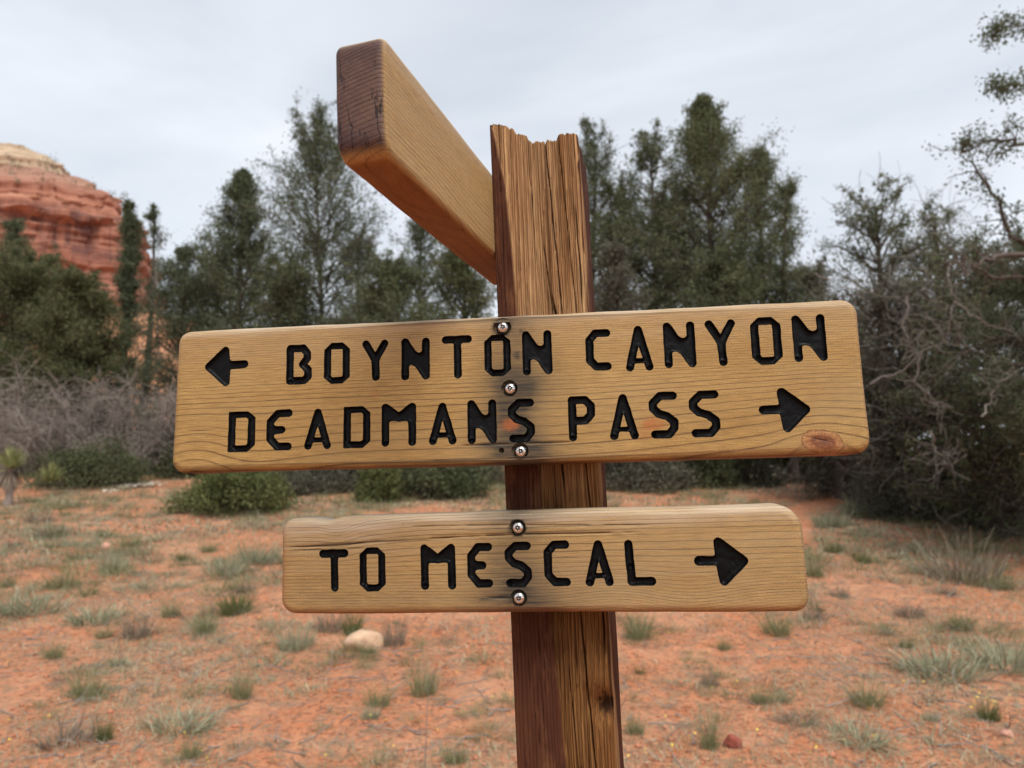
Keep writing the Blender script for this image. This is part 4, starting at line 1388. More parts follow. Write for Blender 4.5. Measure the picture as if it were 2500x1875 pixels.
def poly_d(px, pz, pts):
    d = np.full(px.shape, 1e9)
    ins = np.zeros(px.shape, bool)
    n = len(pts)
    for i in range(n):
        a, b = pts[i], pts[(i + 1) % n]
        d = np.minimum(d, seg_d(px, pz, a, b))
        c = ((a[1] > pz) != (b[1] > pz)) & (px < (b[0] - a[0]) * (pz - a[1]) / (b[1] - a[1] + 1e-12) + a[0])
        ins ^= c
    return np.where(ins, -d, d)


def smin(a, b, k):
    h = np.clip(0.5 + 0.5 * (b - a) / k, 0, 1)
    return b + (a - b) * h - k * h * (1 - h)


# strokes (u,v in the box of centre lines), fills, dots = where the router paused
GLY = {
    'B': ([[(0, 0), (0, 1), (.72, 1), (.94, .84), (.94, .68), (.70, .50), (1, .33), (1, .12), (.8, 0), (0, 0)]], [], [(0, 0)]),
    'O': ([], [], [(.1, .1)], [(.28, 0), (.72, 0), (1, .155), (1, .845), (.72, 1), (.28, 1), (0, .845), (0, .155)], [(.33, .165), (.68, .165), (.72, .19), (.72, .82), (.68, .84), (.28, .84), (.28, .20)]),
    'D': ([], [], [(.08, .04)], [(0, 0), (.72, 0), (1, .155), (1, .845), (.72, 1), (0, 1)], [(.28, .165), (.66, .165), (.72, .20), (.72, .80), (.66, .84), (.28, .84)]),
    'Y': ([[(0, 1), (.50, .52), (.55, 0)], [(1, 1), (.50, .52)]], [[(.12, .78), (.5, .66), (.88, .78), (.62, .36), (.48, .36)]], [(.55, 0)]),
    'N': ([[(0, 0), (0, 1), (1, 0), (1, 1)]], [[(0, .31), (0, .98), (.20, .95), (.46, .72), (.66, .68), (1, .74), (1, .03), (.84, .02), (.56, .27), (.34, .32)]], [(0, 0)]),
    'T': ([[(0, 1), (1, 1)], [(.52, 1), (.54, 0)]], [[(.25, 1), (.42, .86), (.66, .86), (.8, 1)]], [(.95, .98)]),
    'C': ([[(1, 1), (.36, 1), (0, .80), (0, .20), (.36, 0), (1, 0)]], [], [(0, .82)]),
    'A': ([[(0, 0), (.5, 1), (1, 0)]], [[(.3, .55), (.5, 1), (.7, .55), (.5, .62)]], [(0, 0), (1, 0)]),
    'E': ([[(1, 1), (.40, 1), (0, .76), (0, .24), (.40, 0), (1, 0)], [(0, .5), (.64, .5)]], [[(0, .72), (.30, .60), (.30, .40), (0, .28)]], [(.64, .5)]),
    'M': ([[(0, 0), (0, 1), (.5, .72), (1, 1), (1, 0)]], [[(0, .60), (0, 1), (.16, .98), (.5, .70), (.84, .98), (1, 1), (1, .60)]], [(0, 0)]),
    'S': ([[(1, 1), (.36, 1), (0, .82), (0, .68), (.26, .54), (.66, .47), (1, .32), (1, .16), (.74, 0), (.04, 0)]], [], [(.04, 0)]),
    'P': ([[(0, 0), (0, 1), (.70, 1), (1, .84), (1, .60), (.70, .44), (0, .44)]], [], [(0, 0)]),
    'L': ([[(0, 1), (.08, 0), (1, 0)]], [], [(.08, .4)]),
    '>': ([[(0, .52), (.6, .52)], [(.46, 1), (1, .50), (.54, 0), (.50, .35), (.46, 1)]], [[(.44, 1), (1, .50), (.54, 0)], [(.35, .62), (.6, .8), (.6, .2), (.38, .42)]], [(0, .52)]),
    '<': ([[(1, .54), (.4, .52)], [(.45, 1), (0, .50), (.49, 0), (.50, .35), (.45, 1)]], [[(.46, 1), (0, .50), (.48, 0)], [(.66, .62), (.4, .8), (.4, .2), (.62, .42)]], []),
}


def glyph_sdf(ch, box, px, pz):
    x0, z0, x1, z1 = box
    t = 0.0076
    if ch in '<>':
        t = 0.0082

    def c(q):
        return (x0 + t / 2 + q[0] * (x1 - x0 - t), z0 + t / 2 + q[1] * (z1 - z0 - t))
    st, fl = GLY[ch][:2]
    d = np.full(px.shape, 1.0)
    if len(GLY[ch]) > 3:
        w_, h_, rd = x1 - x0, z1 - z0, 0.0009
        ou = poly_d(px, pz, [(x0 + rd + p[0] * (w_ - 2 * rd), z0 + rd + p[1] * (h_ - 2 * rd)) for p in GLY[ch][3]]) - rd
        inn = poly_d(px, pz, [(x0 + p[0] * w_, z0 + p[1] * h_) for p in GLY[ch][4]])
        d = np.maximum(ou, -inn)
    for s in st:
        q = [c(p) for p in s]
        for a, b in zip(q[:-1], q[1:]):
            d = np.minimum(d, seg_d(px, pz, a, b) - t / 2)
    if ch == 'A':
        d = smin(d, seg_d(px, pz, c((.16, .17)), c((.84, .17))) - t * 0.32, 0.0006)
    for f in fl:
        d = smin(d, poly_d(px, pz, [c(p) for p in f]), 0.0022)
    d = d + 0.00022 * (fbm(px * 900, pz * 900, 0, 12, 2) - 0.5) + 0.0006 * (fbm(px * 150, pz * 150, 0, 13, 2) - 0.5)
    return d


def contours(S, xs, zs, lev=0.0):
    """marching squares, linked into closed loops of points"""
    D = S - lev
    D = np.where(np.abs(D) < 1e-9, 1e-9, D)
    nx, nz = len(xs), len(zs)
    sg = D < 0
    segs = {}

    def ept(key):
        o, i, j = key
        if o == 0:
            f = D[i, j] / (D[i, j] - D[i + 1, j])
            return (xs[i] + f * (xs[i + 1] - xs[i]), zs[j])
        f = D[i, j] / (D[i, j] - D[i, j + 1])
        return (xs[i], zs[j] + f * (zs[j + 1] - zs[j]))
    mixd = sg[:-1, :-1].astype(int) + sg[1:, :-1] + sg[:-1, 1:] + sg[1:, 1:]
    for i, j in zip(*np.where((mixd > 0) & (mixd < 4))):
        e = []
        if sg[i, j] != sg[i + 1, j]:
            e.append((0, i, j))
        if sg[i + 1, j] != sg[i + 1, j + 1]:
            e.append((1, i + 1, j))
        if sg[i, j + 1] != sg[i + 1, j + 1]:
            e.append((0, i, j + 1))
        if sg[i, j] != sg[i, j + 1]:
            e.append((1, i, j))
        pr = [(e[0], e[1])] if len(e) == 2 else [(e[0], e[1]), (e[2], e[3])]
        for a, b in pr:
            segs.setdefault(a, []).append(b)
            segs.setdefault(b, []).append(a)
    loops, seen = [], set()
    for k0 in segs:
        if k0 in seen:
            continue
        lp, cur, prev = [], k0, None
        while cur not in seen:
            seen.add(cur)
            lp.append(ept(cur))
            nb = [q for q in segs[cur] if q != prev and q not in seen]
            prev = cur
            if not nb:
                break
            cur = nb[0]
        # thin out
        o = [lp[0]]
        for q in lp[1:]:
            if math.hypot(q[0] - o[-1][0], q[1] - o[-1][1]) > 0.00035:
                o.append(q)
        if len(o) > 6:
            loops.append(o)
    return loops


def cdt(loops, pts):
    P, E = [], []
    for lp in loops:
        b = len(P)
        P += lp
        E += [(b + i, b + (i + 1) % len(lp)) for i in range(len(lp))]
    P += pts
    vs, es, fs, ov, oe, of = delaunay_2d_cdt([Vector((p[0] * 1000, p[1] * 1000)) for p in P], E, [], 0, 1e-7)
    return np.array([(v[0] / 1000, v[1] / 1000) for v in vs]), np.array([f for f in fs if len(f) == 3], int)


def rrect(L, H, radii, inset, n=10):
    """rounded rectangle loop, counter-clockwise from the bottom left; also outward normals"""
    pts, nrm = [], []
    cor = [(radii[0], radii[0], radii[0], math.pi), (L - radii[1], radii[1], radii[1], 1.5 * math.pi), (L - radii[2], H - radii[2], radii[2], 0), (radii[3], H - radii[3], radii[3], 0.5 * math.pi)]
    for q, (cx, cz, rad, a0) in enumerate(cor):
        for i in range(n + 1):
            a = a0 + i / n * math.pi / 2
            pts.append((cx + rad * math.cos(a), cz + rad * math.sin(a)))
            nrm.append((math.cos(a), math.sin(a)))
        nx = cor[(q + 1) % 4]
        e = (nx[0] + nx[2] * math.cos(nx[3]), nx[1] + nx[2] * math.sin(nx[3]))
        s = pts[-1]
        ln = math.hypot(e[0] - s[0], e[1] - s[1])
        m_ = max(2, int(ln / 0.006))
        for i in range(1, m_):
            pts.append((s[0] + (e[0] - s[0]) * i / m_, s[1] + (e[1] - s[1]) * i / m_))
            nrm.append(nrm[-1])
    pts, nrm = np.array(pts), np.array(nrm)
    wav = 0.0011 * (fbm(pts[:, 0] * 22 + L * 9, pts[:, 1] * 22, 0, 71, 3) - 0.5) + 0.0016 * (fbm(pts[:, 0] * 6 + L * 5, pts[:, 1] * 6, 0, 72, 2) - 0.5)
    return pts + nrm * (wav - inset)[:, None] if np.ndim(inset) else pts + nrm * (wav - inset)[:, None], nrm


def build_board(name, L, H, Tk, radii, rr, mat_, ringf, glyphs, holes, stainf, orangef, knotf, weatherf, local4, label, endf=True, cracks=(), notch=None):
    """front face at y=0 with routed letters, rounded edges, flat back"""
    outer, nrm = rrect(L, H, radii, rr)
    allb = []
    for ch, box in glyphs:
        m_ = 0.0022
        xs_ = np.arange(box[0] - m_, box[2] + m_, 0.0006)
        zs_ = np.arange(box[1] - m_, box[3] + m_, 0.0006)
        Xg, Zg = np.meshgrid(xs_, zs_, indexing='ij')
        S = glyph_sdf(ch, box, Xg, Zg)
        allb.append((ch, box, xs_, zs_, S, contours(S, xs_, zs_)))
    loops = [list(map(tuple, outer))]
    for q in allb:
        loops += q[5]
    hl = []
    for (hx, hz, hr) in holes:
        a = np.linspace(0, 2 * np.pi, 40, endpoint=False)
        w = hr * (1 + 0.05 * (fbm(np.cos(a) * 3 + hx * 99, np.sin(a) * 3, 0, 5, 2) - 0.5) * 2)
        hl.append([(hx + w[i] * math.cos(a[i]), hz + w[i] * math.sin(a[i])) for i in range(40)])
    loops += hl
    gx, gz_ = np.meshgrid(np.arange(rr + 0.003, L - rr - 0.002, 0.0032), np.arange(rr + 0.003, H - rr - 0.002, 0.0026), indexing='ij')
    gx = gx + 0.0004 * np.sin(gz_ * 3000)

    def sd_all(x, z):
        d = np.full(x.shape, 1.0)
        for ch, box, *_ in allb:
            msk = (x > box[0] - .003) & (x < box[2] + .003) & (z > box[1] - .003) & (z < box[3] + .003)
            if msk.any():
                d[msk] = np.minimum(d[msk], glyph_sdf(ch, box, x[msk], z[msk]))
        for hx, hz, hr in holes:
            d = np.minimum(d, np.hypot(x - hx, z - hz) - hr)
        return d
    # keep grid points off the rim loops and holes
    cd = sd_all(gx, gz_)
    od = np.full(gx.shape, 1.0)
    for cx_, cz_, rad, sx, sz in ((radii[0], radii[0], radii[0], -1, -1), (L - radii[1], radii[1], radii[1], 1, -1), (L - radii[2], H - radii[2], radii[2], 1, 1), (radii[3], H - radii[3], radii[3], -1, 1)):
        msk = ((gx - cx_) * sx > 0) & ((gz_ - cz_) * sz > 0)
        od[msk] = rad - rr - np.hypot(gx - cx_, gz_ - cz_)[msk]
    ok = (cd > 0.0007) & (od > 0.001)
    pts_ = np.stack([gx[ok], gz_[ok]], -1)
    cx_p = []
    for xa, xb, zf, wd, dp in cracks:
        xx = np.arange(xa, xb, 0.0011)
        for o_ in (-2.2, -1.0, 0.0, 1.0, 2.2):
            cx_p.append(np.stack([xx, zf(xx) + o_ * wd], -1))
    if cx_p:
        cx_p = np.concatenate(cx_p)
        cx_p = cx_p[sd_all(cx_p[:, 0], cx_p[:, 1]) > 0.0009]
        cx_p = cx_p[(cx_p[:, 0] > rr + .003) & (cx_p[:, 0] < L - rr - .003) & (cx_p[:, 1] > rr + .002) & (cx_p[:, 1] < H - rr - .002)]
        pts_ = np.concatenate([pts_, cx_p])
    P2, F2 = cdt(loops, [tuple(q) for q in pts_])
    cen = P2[F2].mean(1)
    # holes by signed distance; letters by their own contours
    inside = sd_all(cen[:, 0], cen[:, 1]) < 0
    F2 = F2[~inside]
    ar = np.cross(P2[F2[:, 1]] - P2[F2[:, 0]], P2[F2[:, 2]] - P2[F2[:, 0]])
    F2[ar < 0] = F2[ar < 0][:, ::-1]
    used, F2 = np.unique(F2, return_inverse=True)
    F2 = F2.reshape(-1, 3)
    P2 = P2[used]
    nF = len(P2)
    gro = np.zeros(nF)
    grm = np.zeros(nF)
    for xa, xb, zf, wd, dp in cracks:
        q_ = np.exp(-((P2[:, 1] - zf(P2[:, 0])) / (wd * 1.1)) ** 2) * sstep(xa, xa + 0.02, P2[:, 0]) * sstep(xb, xb - 0.03, P2[:, 0])
        q_ = q_ * sstep(0.25, 0.5, fbm(P2[:, 0] * 45 + xa * 7, 0 * P2[:, 0], 0, 243, 2))
        gro = np.maximum(gro, dp * q_)
        grm = np.maximum(grm, q_ * 0.95)
    gro[P2[:, 1] < rr + 0.0012] = 0
    gro[sd_all(P2[:, 0], P2[:, 1]) < 0.0008] = 0
    V = [np.stack([P2[:, 0], gro, P2[:, 1]], -1)]
    F = [F2]
    endm = [np.zeros(nF)]
    # rim: quarter round, side, quarter round, back
    prof = [(rr * (1 - math.cos(a)), rr - rr * math.sin(a)) for a in np.linspace(math.pi / 2, 0, 7)]
    prof = [(rr - rr * math.sin(a), rr * (1 - math.cos(a))) for a in np.linspace(0, math.pi / 2, 7)]   # (inset, y)
    r2 = rr * 0.8
    prof += [(0.0, y) for y in np.linspace(rr, Tk - r2, 7)[1:]]
    prof += [(r2 - r2 * math.cos(a), Tk - r2 + r2 * math.sin(a)) for a in np.linspace(0, math.pi / 2, 6)[1:]]
    nO = len(outer)
    off = nF
    rim = []
    for k_, (ins, y) in enumerate(prof):
        p, nn = rrect(L, H, radii, ins)
        if k_ == 0:
            p = outer
        if notch:
            nd = np.exp(-((p[:, 0] - notch[0]) / notch[1]) ** 2) * (nn[:, 1] > 0.5)
            p = p - nn * (nd * notch[2] * sstep(-0.2, 1.0, 1 - ins / rr))[:, None]
        bul = 0.0005 * (fbm(p[:, 0] * 40, p[:, 1] * 40 + y * 60, 0, 73, 2) - 0.5) * (k_ > 2)
        rim.append(off + np.arange(nO))
        V.append(np.stack([p[:, 0] + nn[:, 0] * bul, np.full(nO, y), p[:, 1] + nn[:, 1] * bul], -1))
        endm.append(sstep(0.55, 0.92, np.abs(nn[:, 0])) * (sstep(0.0, rr * 0.45, y)) * (1.0 if endf else 0.35))
        off += nO
    for a, b in zip(rim[:-1], rim[1:]):
        a2, b2 = np.roll(a, -1), np.roll(b, -1)
        F.append(np.stack([a, b2, a2], -1))
        F.append(np.stack([a, b, b2], -1))
    # back as a fan of the last loop
    V.append(np.array([[L / 2, Tk, H / 2]]))
    endm.append(np.zeros(1))
    F.append(np.stack([rim[-1], np.full(nO, off), np.roll(rim[-1], -1)], -1))
    off += 1
    # counterbores
    for (hx, hz, hr), lp in zip(holes, hl):
        lp = np.array(lp)
        n_ = len(lp)
        lv = [(1.0, 0.0), (0.99, 0.0022), (0.96, 0.0034), (0.0, 0.0034)]
        hid = []
        for f_, y in lv:
            hid.append(off + np.arange(n_))
            V.append(np.stack([hx + (lp[:, 0] - hx) * f_, np.full(n_, y), hz + (lp[:, 1] - hz) * f_], -1))
            endm.append(np.full(n_, 0.0))
            off += n_
        for a, b in zip(hid[:-1], hid[1:]):
            a2, b2 = np.roll(a, -1), np.roll(b, -1)
            F.append(np.stack([a, a2, b2], -1))
            F.append(np.stack([a, b2, b], -1))
    V = np.concatenate(V)
    F = np.concatenate(F)
    endm = np.concatenate(endm)
    x, y, z = V.T
    st = stainf(x, y, z)
    st[:nF] = np.maximum(st[:nF], grm)
    for hx, hz, hr in holes:
        st = np.maximum(st, sstep(hr * 1.28, hr * 1.0, np.hypot(x - hx, z - hz)) * (0.72 if hr < 0.005 else 0.95))
    at_ = {'ring': ringf(x, y, z), 'stain': st, 'orange': orangef(x, z), 'knot': knotf(x, y, z), 'weather_tone': weatherf(x, y, z), 'endg': endm, 'under': sstep(0.0016, 0.0002, z) * sstep(0.0, 0.004, y)}
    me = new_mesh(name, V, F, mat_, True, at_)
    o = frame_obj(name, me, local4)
    o['label'] = label
    # letters
    for ch, box, xs_, zs_, S, lps in allb:
        inner = contours(S, xs_, zs_, -0.0007) + contours(S, xs_, zs_, -0.0016)
        Xg, Zg = np.meshgrid(np.arange(box[0], box[2], 0.0012), np.arange(box[1], box[3], 0.0012), indexing='ij')
        dd = glyph_sdf(ch, box, Xg, Zg)
        ok = dd < -0.0021
        Pl, Fl = cdt(lps + inner, list(zip(Xg[ok], Zg[ok])))
        cen = Pl[Fl].mean(1)
        Fl = Fl[glyph_sdf(ch, box, cen[:, 0], cen[:, 1]) < 0.00002]
        ar = np.cross(Pl[Fl[:, 1]] - Pl[Fl[:, 0]], Pl[Fl[:, 2]] - Pl[Fl[:, 0]])
        Fl[ar < 0] = Fl[ar < 0][:, ::-1]
        us, Fl = np.unique(Fl, return_inverse=True)
        Fl = Fl.reshape(-1, 3)
        Pl = Pl[us]
        d = -glyph_sdf(ch, box, Pl[:, 0], Pl[:, 1])
        dep = 0.0040 * sstep(-0.0002, 0.0022, d) ** 0.85 + 0.0008 * (fbm(Pl[:, 0] * 260, Pl[:, 1] * 260, 0, 15, 3) - 0.5) * sstep(0.0008, 0.002, d)
        rim_ = d < 0.00012
        dep[rim_] = 0.0
        t = 0.0067
        for q in GLY[ch][2]:
            qx, qz = box[0] + t / 2 + q[0] * (box[2] - box[0] - t), box[1] + t / 2 + q[1] * (box[3] - box[1] - t)
            rho = np.hypot(Pl[:, 0] - qx, Pl[:, 1] - qz)
            dep = dep + (~rim_) * (-0.0011 * np.exp(-((rho - 0.0026) / 0.0006) ** 2) + 0.0009 * sstep(0.0022, 0.0012, rho)) * sstep(0.0004, 0.0012, d)
        lo = link('arrow' if ch in '<>' else 'letter', new_mesh('letter', np.stack([Pl[:, 0], dep, Pl[:, 1]], -1), Fl, M_PAINT), o)
    return o


def make_screw():
    nr, na = 46, 72
    R0, hd = 0.0053, 0.0034
    r = np.concatenate([np.linspace(0.00001, 0.003, 30), np.linspace(0.0031, R0, 12)])
    a = np.linspace(0, 2 * np.pi, na, endpoint=False)
    Rg, A = np.meshgrid(r, a, indexing='ij')
    y = -(hd * (1 - (Rg / R0) ** 2.6) ** 0.62)
    star = 0.00215 * (1 + 0.17 * np.cos(6 * A))
    rec = sstep(0.00022, -0.00022, Rg - star) * (1 - sstep(0.00085, 0.00055, Rg))
    y = y + rec * 0.0019
    V = np.stack([Rg * np.cos(A), y, Rg * np.sin(A)], -1).reshape(-1, 3)
    i = np.arange(len(r) * na).reshape(len(r), na)
    j = np.roll(i, -1, axis=1)
    F = np.stack([i[:-1], i[1:], j[1:], j[:-1]], -1).reshape(-1, 4)[:, ::-1]
    rc = ((rec[:-1] + rec[1:]) / 2).reshape(-1)
    mi = (rc > 0.6).astype(int)
    # washer skirt
    ring = []
    off = len(V)
    for q, (rad, yy) in enumerate(((R0, 0.0), (R0 * 1.02, 0.0012), (R0 * 1.18, 0.0013), (R0 * 1.2, 0.0030))):
        ring.append(np.stack([rad * np.cos(a), np.full(na, yy), rad * np.sin(a)], -1))
    V = np.concatenate([V] + ring)
    ids = [i[-1]] + [off + q * na + np.arange(na) for q in range(4)]
    FF, MI = [F], [mi]
    for q, (p, s) in enumerate(zip(ids[:-1], ids[1:])):
        FF.append(np.stack([p, np.roll(p, -1), np.roll(s, -1), s], -1))
        MI.append(np.full(na, 0 if q < 2 else 2))
    return new_mesh('screw', V, np.concatenate(FF), [M_STEEL, M_SOCKET, M_WASHER], True, None, np.concatenate(MI))


SCREW = make_screw()


def f_ring(spacing, warp):
    """phase of the growth rings: integrate 1/spacing over height"""
    zz = np.linspace(-0.1, 0.4, 2500)
    ph = np.cumsum(1.0 / spacing(zz)) * (zz[1] - zz[0])
    return lambda x, y, z: np.interp(warp(x, y, z), zz, ph)


def blob(x, z, cx, cz, sx, sz, seed=0, amp=0.8):
    d = np.hypot((x - cx) / sx, (z - cz) / sz)
    d = d + amp * (fbm(x * 70 + seed, z * 110, 0, seed, 3) - 0.5)
    return sstep(1.0, 0.25, d)


# ---- the big board
mm = 0.001
BIG = [('<', 31.0, 82.6, 75.5, 122.0), ('B', 113.9, 81.2, 139.7, 120.5), ('O', 151.7, 80.5, 177.4, 120.7), ('Y', 189.4, 81.6, 215.4, 121.8), ('N', 228.0, 81.1, 255.7, 121.9), ('T', 267.3, 80.8, 296.4, 122.2), ('O', 308.1, 81.3, 333.2, 121.6),
       ('N', 344.1, 81.2, 372.0, 123.6), ('C', 403.3, 82.9, 426.8, 122.0), ('A', 439.6, 80.9, 465.0, 123.6), ('N', 475.0, 82.5, 503.8, 125.5), ('Y', 513.1, 82.4, 540.5, 125.8), ('O', 553.4, 82.0, 580.5, 126.3), ('N', 590.4, 83.4, 619.6, 126.6),
       ('D', 57.2, 17.8, 84.6, 57.0), ('E', 95.7, 18.1, 121.3, 57.6), ('A', 133.4, 17.9, 159.8, 57.2), ('D', 171.9, 18.2, 198.2, 57.9), ('M', 208.9, 18.6, 242.3, 59.4), ('A', 254.4, 18.7, 280.5, 58.5), ('N', 291.1, 18.5, 318.6, 59.8), ('S', 329.2, 18.7, 354.0, 59.2),
       ('P', 385.1, 18.1, 409.8, 59.9), ('A', 422.5, 18.2, 448.5, 60.1), ('S', 458.5, 18.2, 484.4, 60.9), ('S', 494.6, 18.2, 521.4, 60.6), ('>', 555.8, 20.4, 600.5, 60.5)]
SMALL = [('T', 143.5, -112.0, 172.5, -72.9), ('O', 183.6, -112.1, 208.9, -71.6), ('M', 243.0, -111.2, 276.2, -69.9), ('E', 287.2, -109.6, 310.8, -69.8), ('S', 322.1, -109.8, 346.6, -69.4), ('C', 357.7, -109.3, 381.4, -69.1), ('A', 394.4, -109.7, 419.4, -69.6), ('L', 429.8, -109.6, 456.0, -69.8), ('>', 489.3, -110.2, 534.7, -69.3)]
KX, KZ = 0.6078, 0.0112


def warp_big(x, y, z):
    w = z + 0.0035 * (fbm(x * 4, z * 9, 0, 201, 2) - 0.5) + y * 0.25
    lo = sstep(0.075, 0.0, z)
    w = w - 0.016 * sstep(0.36, 0.62, x) * sstep(0.11, 0.02, z)                       # lines climb to the right
    w = w - 0.017 * np.exp(-((x - KX) / 0.034) ** 2) * np.exp(-np.abs(z - KZ) / 0.022)  # and over the knot
    w = w - 0.010 * np.exp(-((x - 0.028) / 0.030) ** 2) * lo + 0.006 * np.exp(-((x - 0.09) / 0.05) ** 2) * lo
    return w


ring_big = f_ring(lambda z: np.interp(z, [-.05, .0, .02, .045, .065, .08, .10, .14, .2], [.014, .011, .0095, .0075, .0052, .0031, .0025, .0019, .0016]), warp_big)


def stain_big(x, y, z):
    n = fbm(x * 24, z * 40, 0, 210, 4)
    c = 0.62 * np.exp(-((x - 0.338) / 0.024) ** 2) * (0.55 + 0.9 * n)
    c = c + 0.55 * np.exp(-((x - 0.328) / 0.030) ** 2 - ((z - 0.062) / 0.045) ** 2) * (0.4 + 1.1 * n)
    c = c + 0.75 * np.exp(-((x - 0.336) / 0.028) ** 2 - ((z - 0.002) / 0.018) ** 2)
    c = c + 0.40 * np.exp(-((x - 0.358) / 0.040) ** 2 - ((z - 0.006) / 0.012) ** 2) * (0.5 + n)
    c = c + 0.32 * np.exp(-((x - 0.372) / 0.022) ** 2 - ((z - 0.080) / 0.018) ** 2) * (0.5 + n)
    lin = np.exp(-((z - 0.0175 - 0.003 * (x - 0.33)) / 0.0013) ** 2) * sstep(0.27, 0.315, x) * sstep(0.40, 0.35, x)
    c = c + 0.75 * lin
    c = c + 0.8 * blob(x, z, 0.3437, 0.1235, 0.0032, 0.0026, 3) + 0.5 * blob(x, z, 0.3385, 0.1005, 0.003, 0.0055, 4)
    c = c + 0.30 * sstep(0.010, 0.0, z) * (fbm(x * 9, 0 * x, 0, 214, 3) > 0.55)
    return np.clip(c, 0, 1)


def orange_big(x, z):
    return np.clip(blob(x, z, 0.3327, 0.0362, 0.0125, 0.0085, 7) + 0.75 * blob(x, z, 0.4622, 0.0325, 0.0135, 0.0068, 8) + 0.35 * blob(x, z, 0.455, 0.024, 0.014, 0.010, 9)
                   + 0.30 * blob(x, z, 0.2025, 0.0685, 0.0062, 0.0062, 10) + 0.25 * sstep(0.012, 0.002, z) * sstep(0.25, 0.6, x), 0, 1)


def knot_big(x, y, z):
    d = np.hypot((x - KX + 0.35 * (z - KZ)) / 0.0195, (z + y * 0.4 - KZ) / 0.0120)
    d = d + 0.22 * (fbm(x * 90, z * 90, 0, 217, 2) - 0.5)
    return np.clip(1 - d, 0, 1)


def weather_big(x, y, z):
    return np.clip(0.75 * sstep(0.128, 0.142, z) + 0.22 * sstep(0.085, 0.14, z) + 0.35 * sstep(0.006, 0.03, y) * sstep(0.12, 0.138, z), 0, 1)


def rot4(axes, orig):
    return [[axes[0][i], axes[1][i], axes[2][i], orig[i]] for i in range(3)] + [[0, 0, 0, 1]]


def board_axes(o, ex, ey, ez):
    o, ex, ey, ez = map(np.array, (o, ex, ey, ez))
    return rot4((ex - o, ey - o, ez - o), o)


LB = board_axes((0.00441709, -0.03743905, 0.00799589), (0.99884349, 0.06568349, -0.01395571), (-0.09873031, 0.95722703, 0.00799589), (0.0262516, -0.0351748, 1.00775492))
HB = [(0.3256, 0.1285, 0.0086), (0.3312, 0.0696, 0.0078), (0.3397, 0.0107, 0.0080), (0.3226, 0.0118, 0.0026)]
big = build_board('sign_board', 0.6498, 0.140, 0.038, (0.013, 0.013, 0.014, 0.0125), 0.0068, M_BOARD, ring_big, [(c, tuple(v * mm for v in b)) for c, *b in BIG], HB, stain_big, orange_big, knot_big, weather_big, LB,
                  'upper long board routed with two lines of black letters', endf=False,
                  cracks=((0.265, 0.405, lambda x: 0.0176 + 0.003 * (x - 0.33), 0.0005, 0.0012), (0.01, 0.05, lambda x: 0.0395 - 0.05 * (x - 0.02) ** 2, 0.0004, 0.0007), (0.588, 0.628, lambda x: 0.0135 - 0.28 * (x - 0.605), 0.0004, 0.0010)))
for hx, hz, hr in HB[:3]:
    s_ = link('screw', SCREW, big, (hx + 0.0006, 0.0012, hz - 0.0002))
    s_.rotation_euler = (0, hx * 40, 0)

# ---- the small board
SX0, SZ0 = 0.1032254, -0.1324041
LS, HS = 0.5815903 - SX0, 0.0894895


def warp_small(x, y, z):
    w = z + 0.003 * (fbm(x * 5 + 4, z * 14, 0, 231, 2) - 0.5) + y * 0.2
    w = w - 0.010 * np.exp(-((x - 0.060) / 0.016) ** 2) * sstep(0.03, 0.09, z) * -0.55
    w = w - 0.0075 * sstep(0.02, 0.16, x) * sstep(0.03, 0.075, z)
    w = w - 0.006 * np.exp(-((x - 0.318) / 0.040) ** 2) * sstep(0.05, 0.0, z) + 0.005 * np.exp(-((x - 0.385) / 0.045) ** 2) * sstep(0.06, 0.01, z)
    w = w - 0.006 * sstep(0.36, 0.47, x) * sstep(0.05, 0.0, z)
    return w


ring_small = f_ring(lambda z: np.interp(z, [-.05, .0, .02, .045, .055, .065, .09, .2], [.0026, .0026, .0028, .0036, .0055, .0042, .0021, .0018]), warp_small)


def stain_small(x, y, z):
    n = fbm(x * 24 + 9, z * 40, 0, 240, 4)
    c = 0.55 * np.exp(-((x - 0.226) / 0.034) ** 2) * (0.5 + n)
    c = c + 0.35 * np.exp(-((x - 0.240) / 0.050) ** 2 - ((z - 0.010) / 0.025) ** 2) * (0.4 + 1.2 * n)
    c = c + 0.50 * np.exp(-((x - 0.235) / 0.045) ** 2 - ((z - 0.000) / 0.010) ** 2) * (0.4 + n)
    c = c + 0.40 * sstep(0.080, 0.088, z) * sstep(0.12, 0.2, x) * sstep(0.34, 0.26, x) * (0.4 + n)
    lin = np.exp(-((z - np.interp(x, [0, .02, .1, .18, .24, .32], [.0625, .0625, .066, .0685, .0695, .069])) / 0.0007) ** 2) * sstep(0.345, 0.29, x)
    lin = lin * sstep(0.30, 0.48, fbm(x * 30, 0 * x, 0, 243, 2))
    c = c + 0.85 * lin
    c = c + 0.8 * np.exp(-((z - 0.0135 - 0.001 * np.sin(x * 90)) / 0.0008) ** 2) * sstep(0.190, 0.2, x) * sstep(0.233, 0.225, x)
    c = c + 0.18 * (n > 0.56) * sstep(0.05, 0.0, z) * sstep(0.2, 0.12, x)
    return np.clip(c, 0, 1)


def orange_small(x, z):
    return np.clip(0.35 * sstep(0.010, 0.001, z) + 0.3 * sstep(0.014, 0.0, x), 0, 1)


def knot_small(x, y, z):
    d = np.hypot((x - 0.338) / 0.012, (z - 0.009) / 0.006)
    return np.clip((1 - d) * 0.06, 0, 1)


def weather_small(x, y, z):
    n = fbm(x * 10, z * 30, 0, 250, 3)
    return np.clip(0.85 * sstep(0.070, 0.089, z) * (0.45 + n) + 0.35 * sstep(0.05, 0.075, z) * sstep(0.13, 0.08, x) + 0.16, 0, 1)


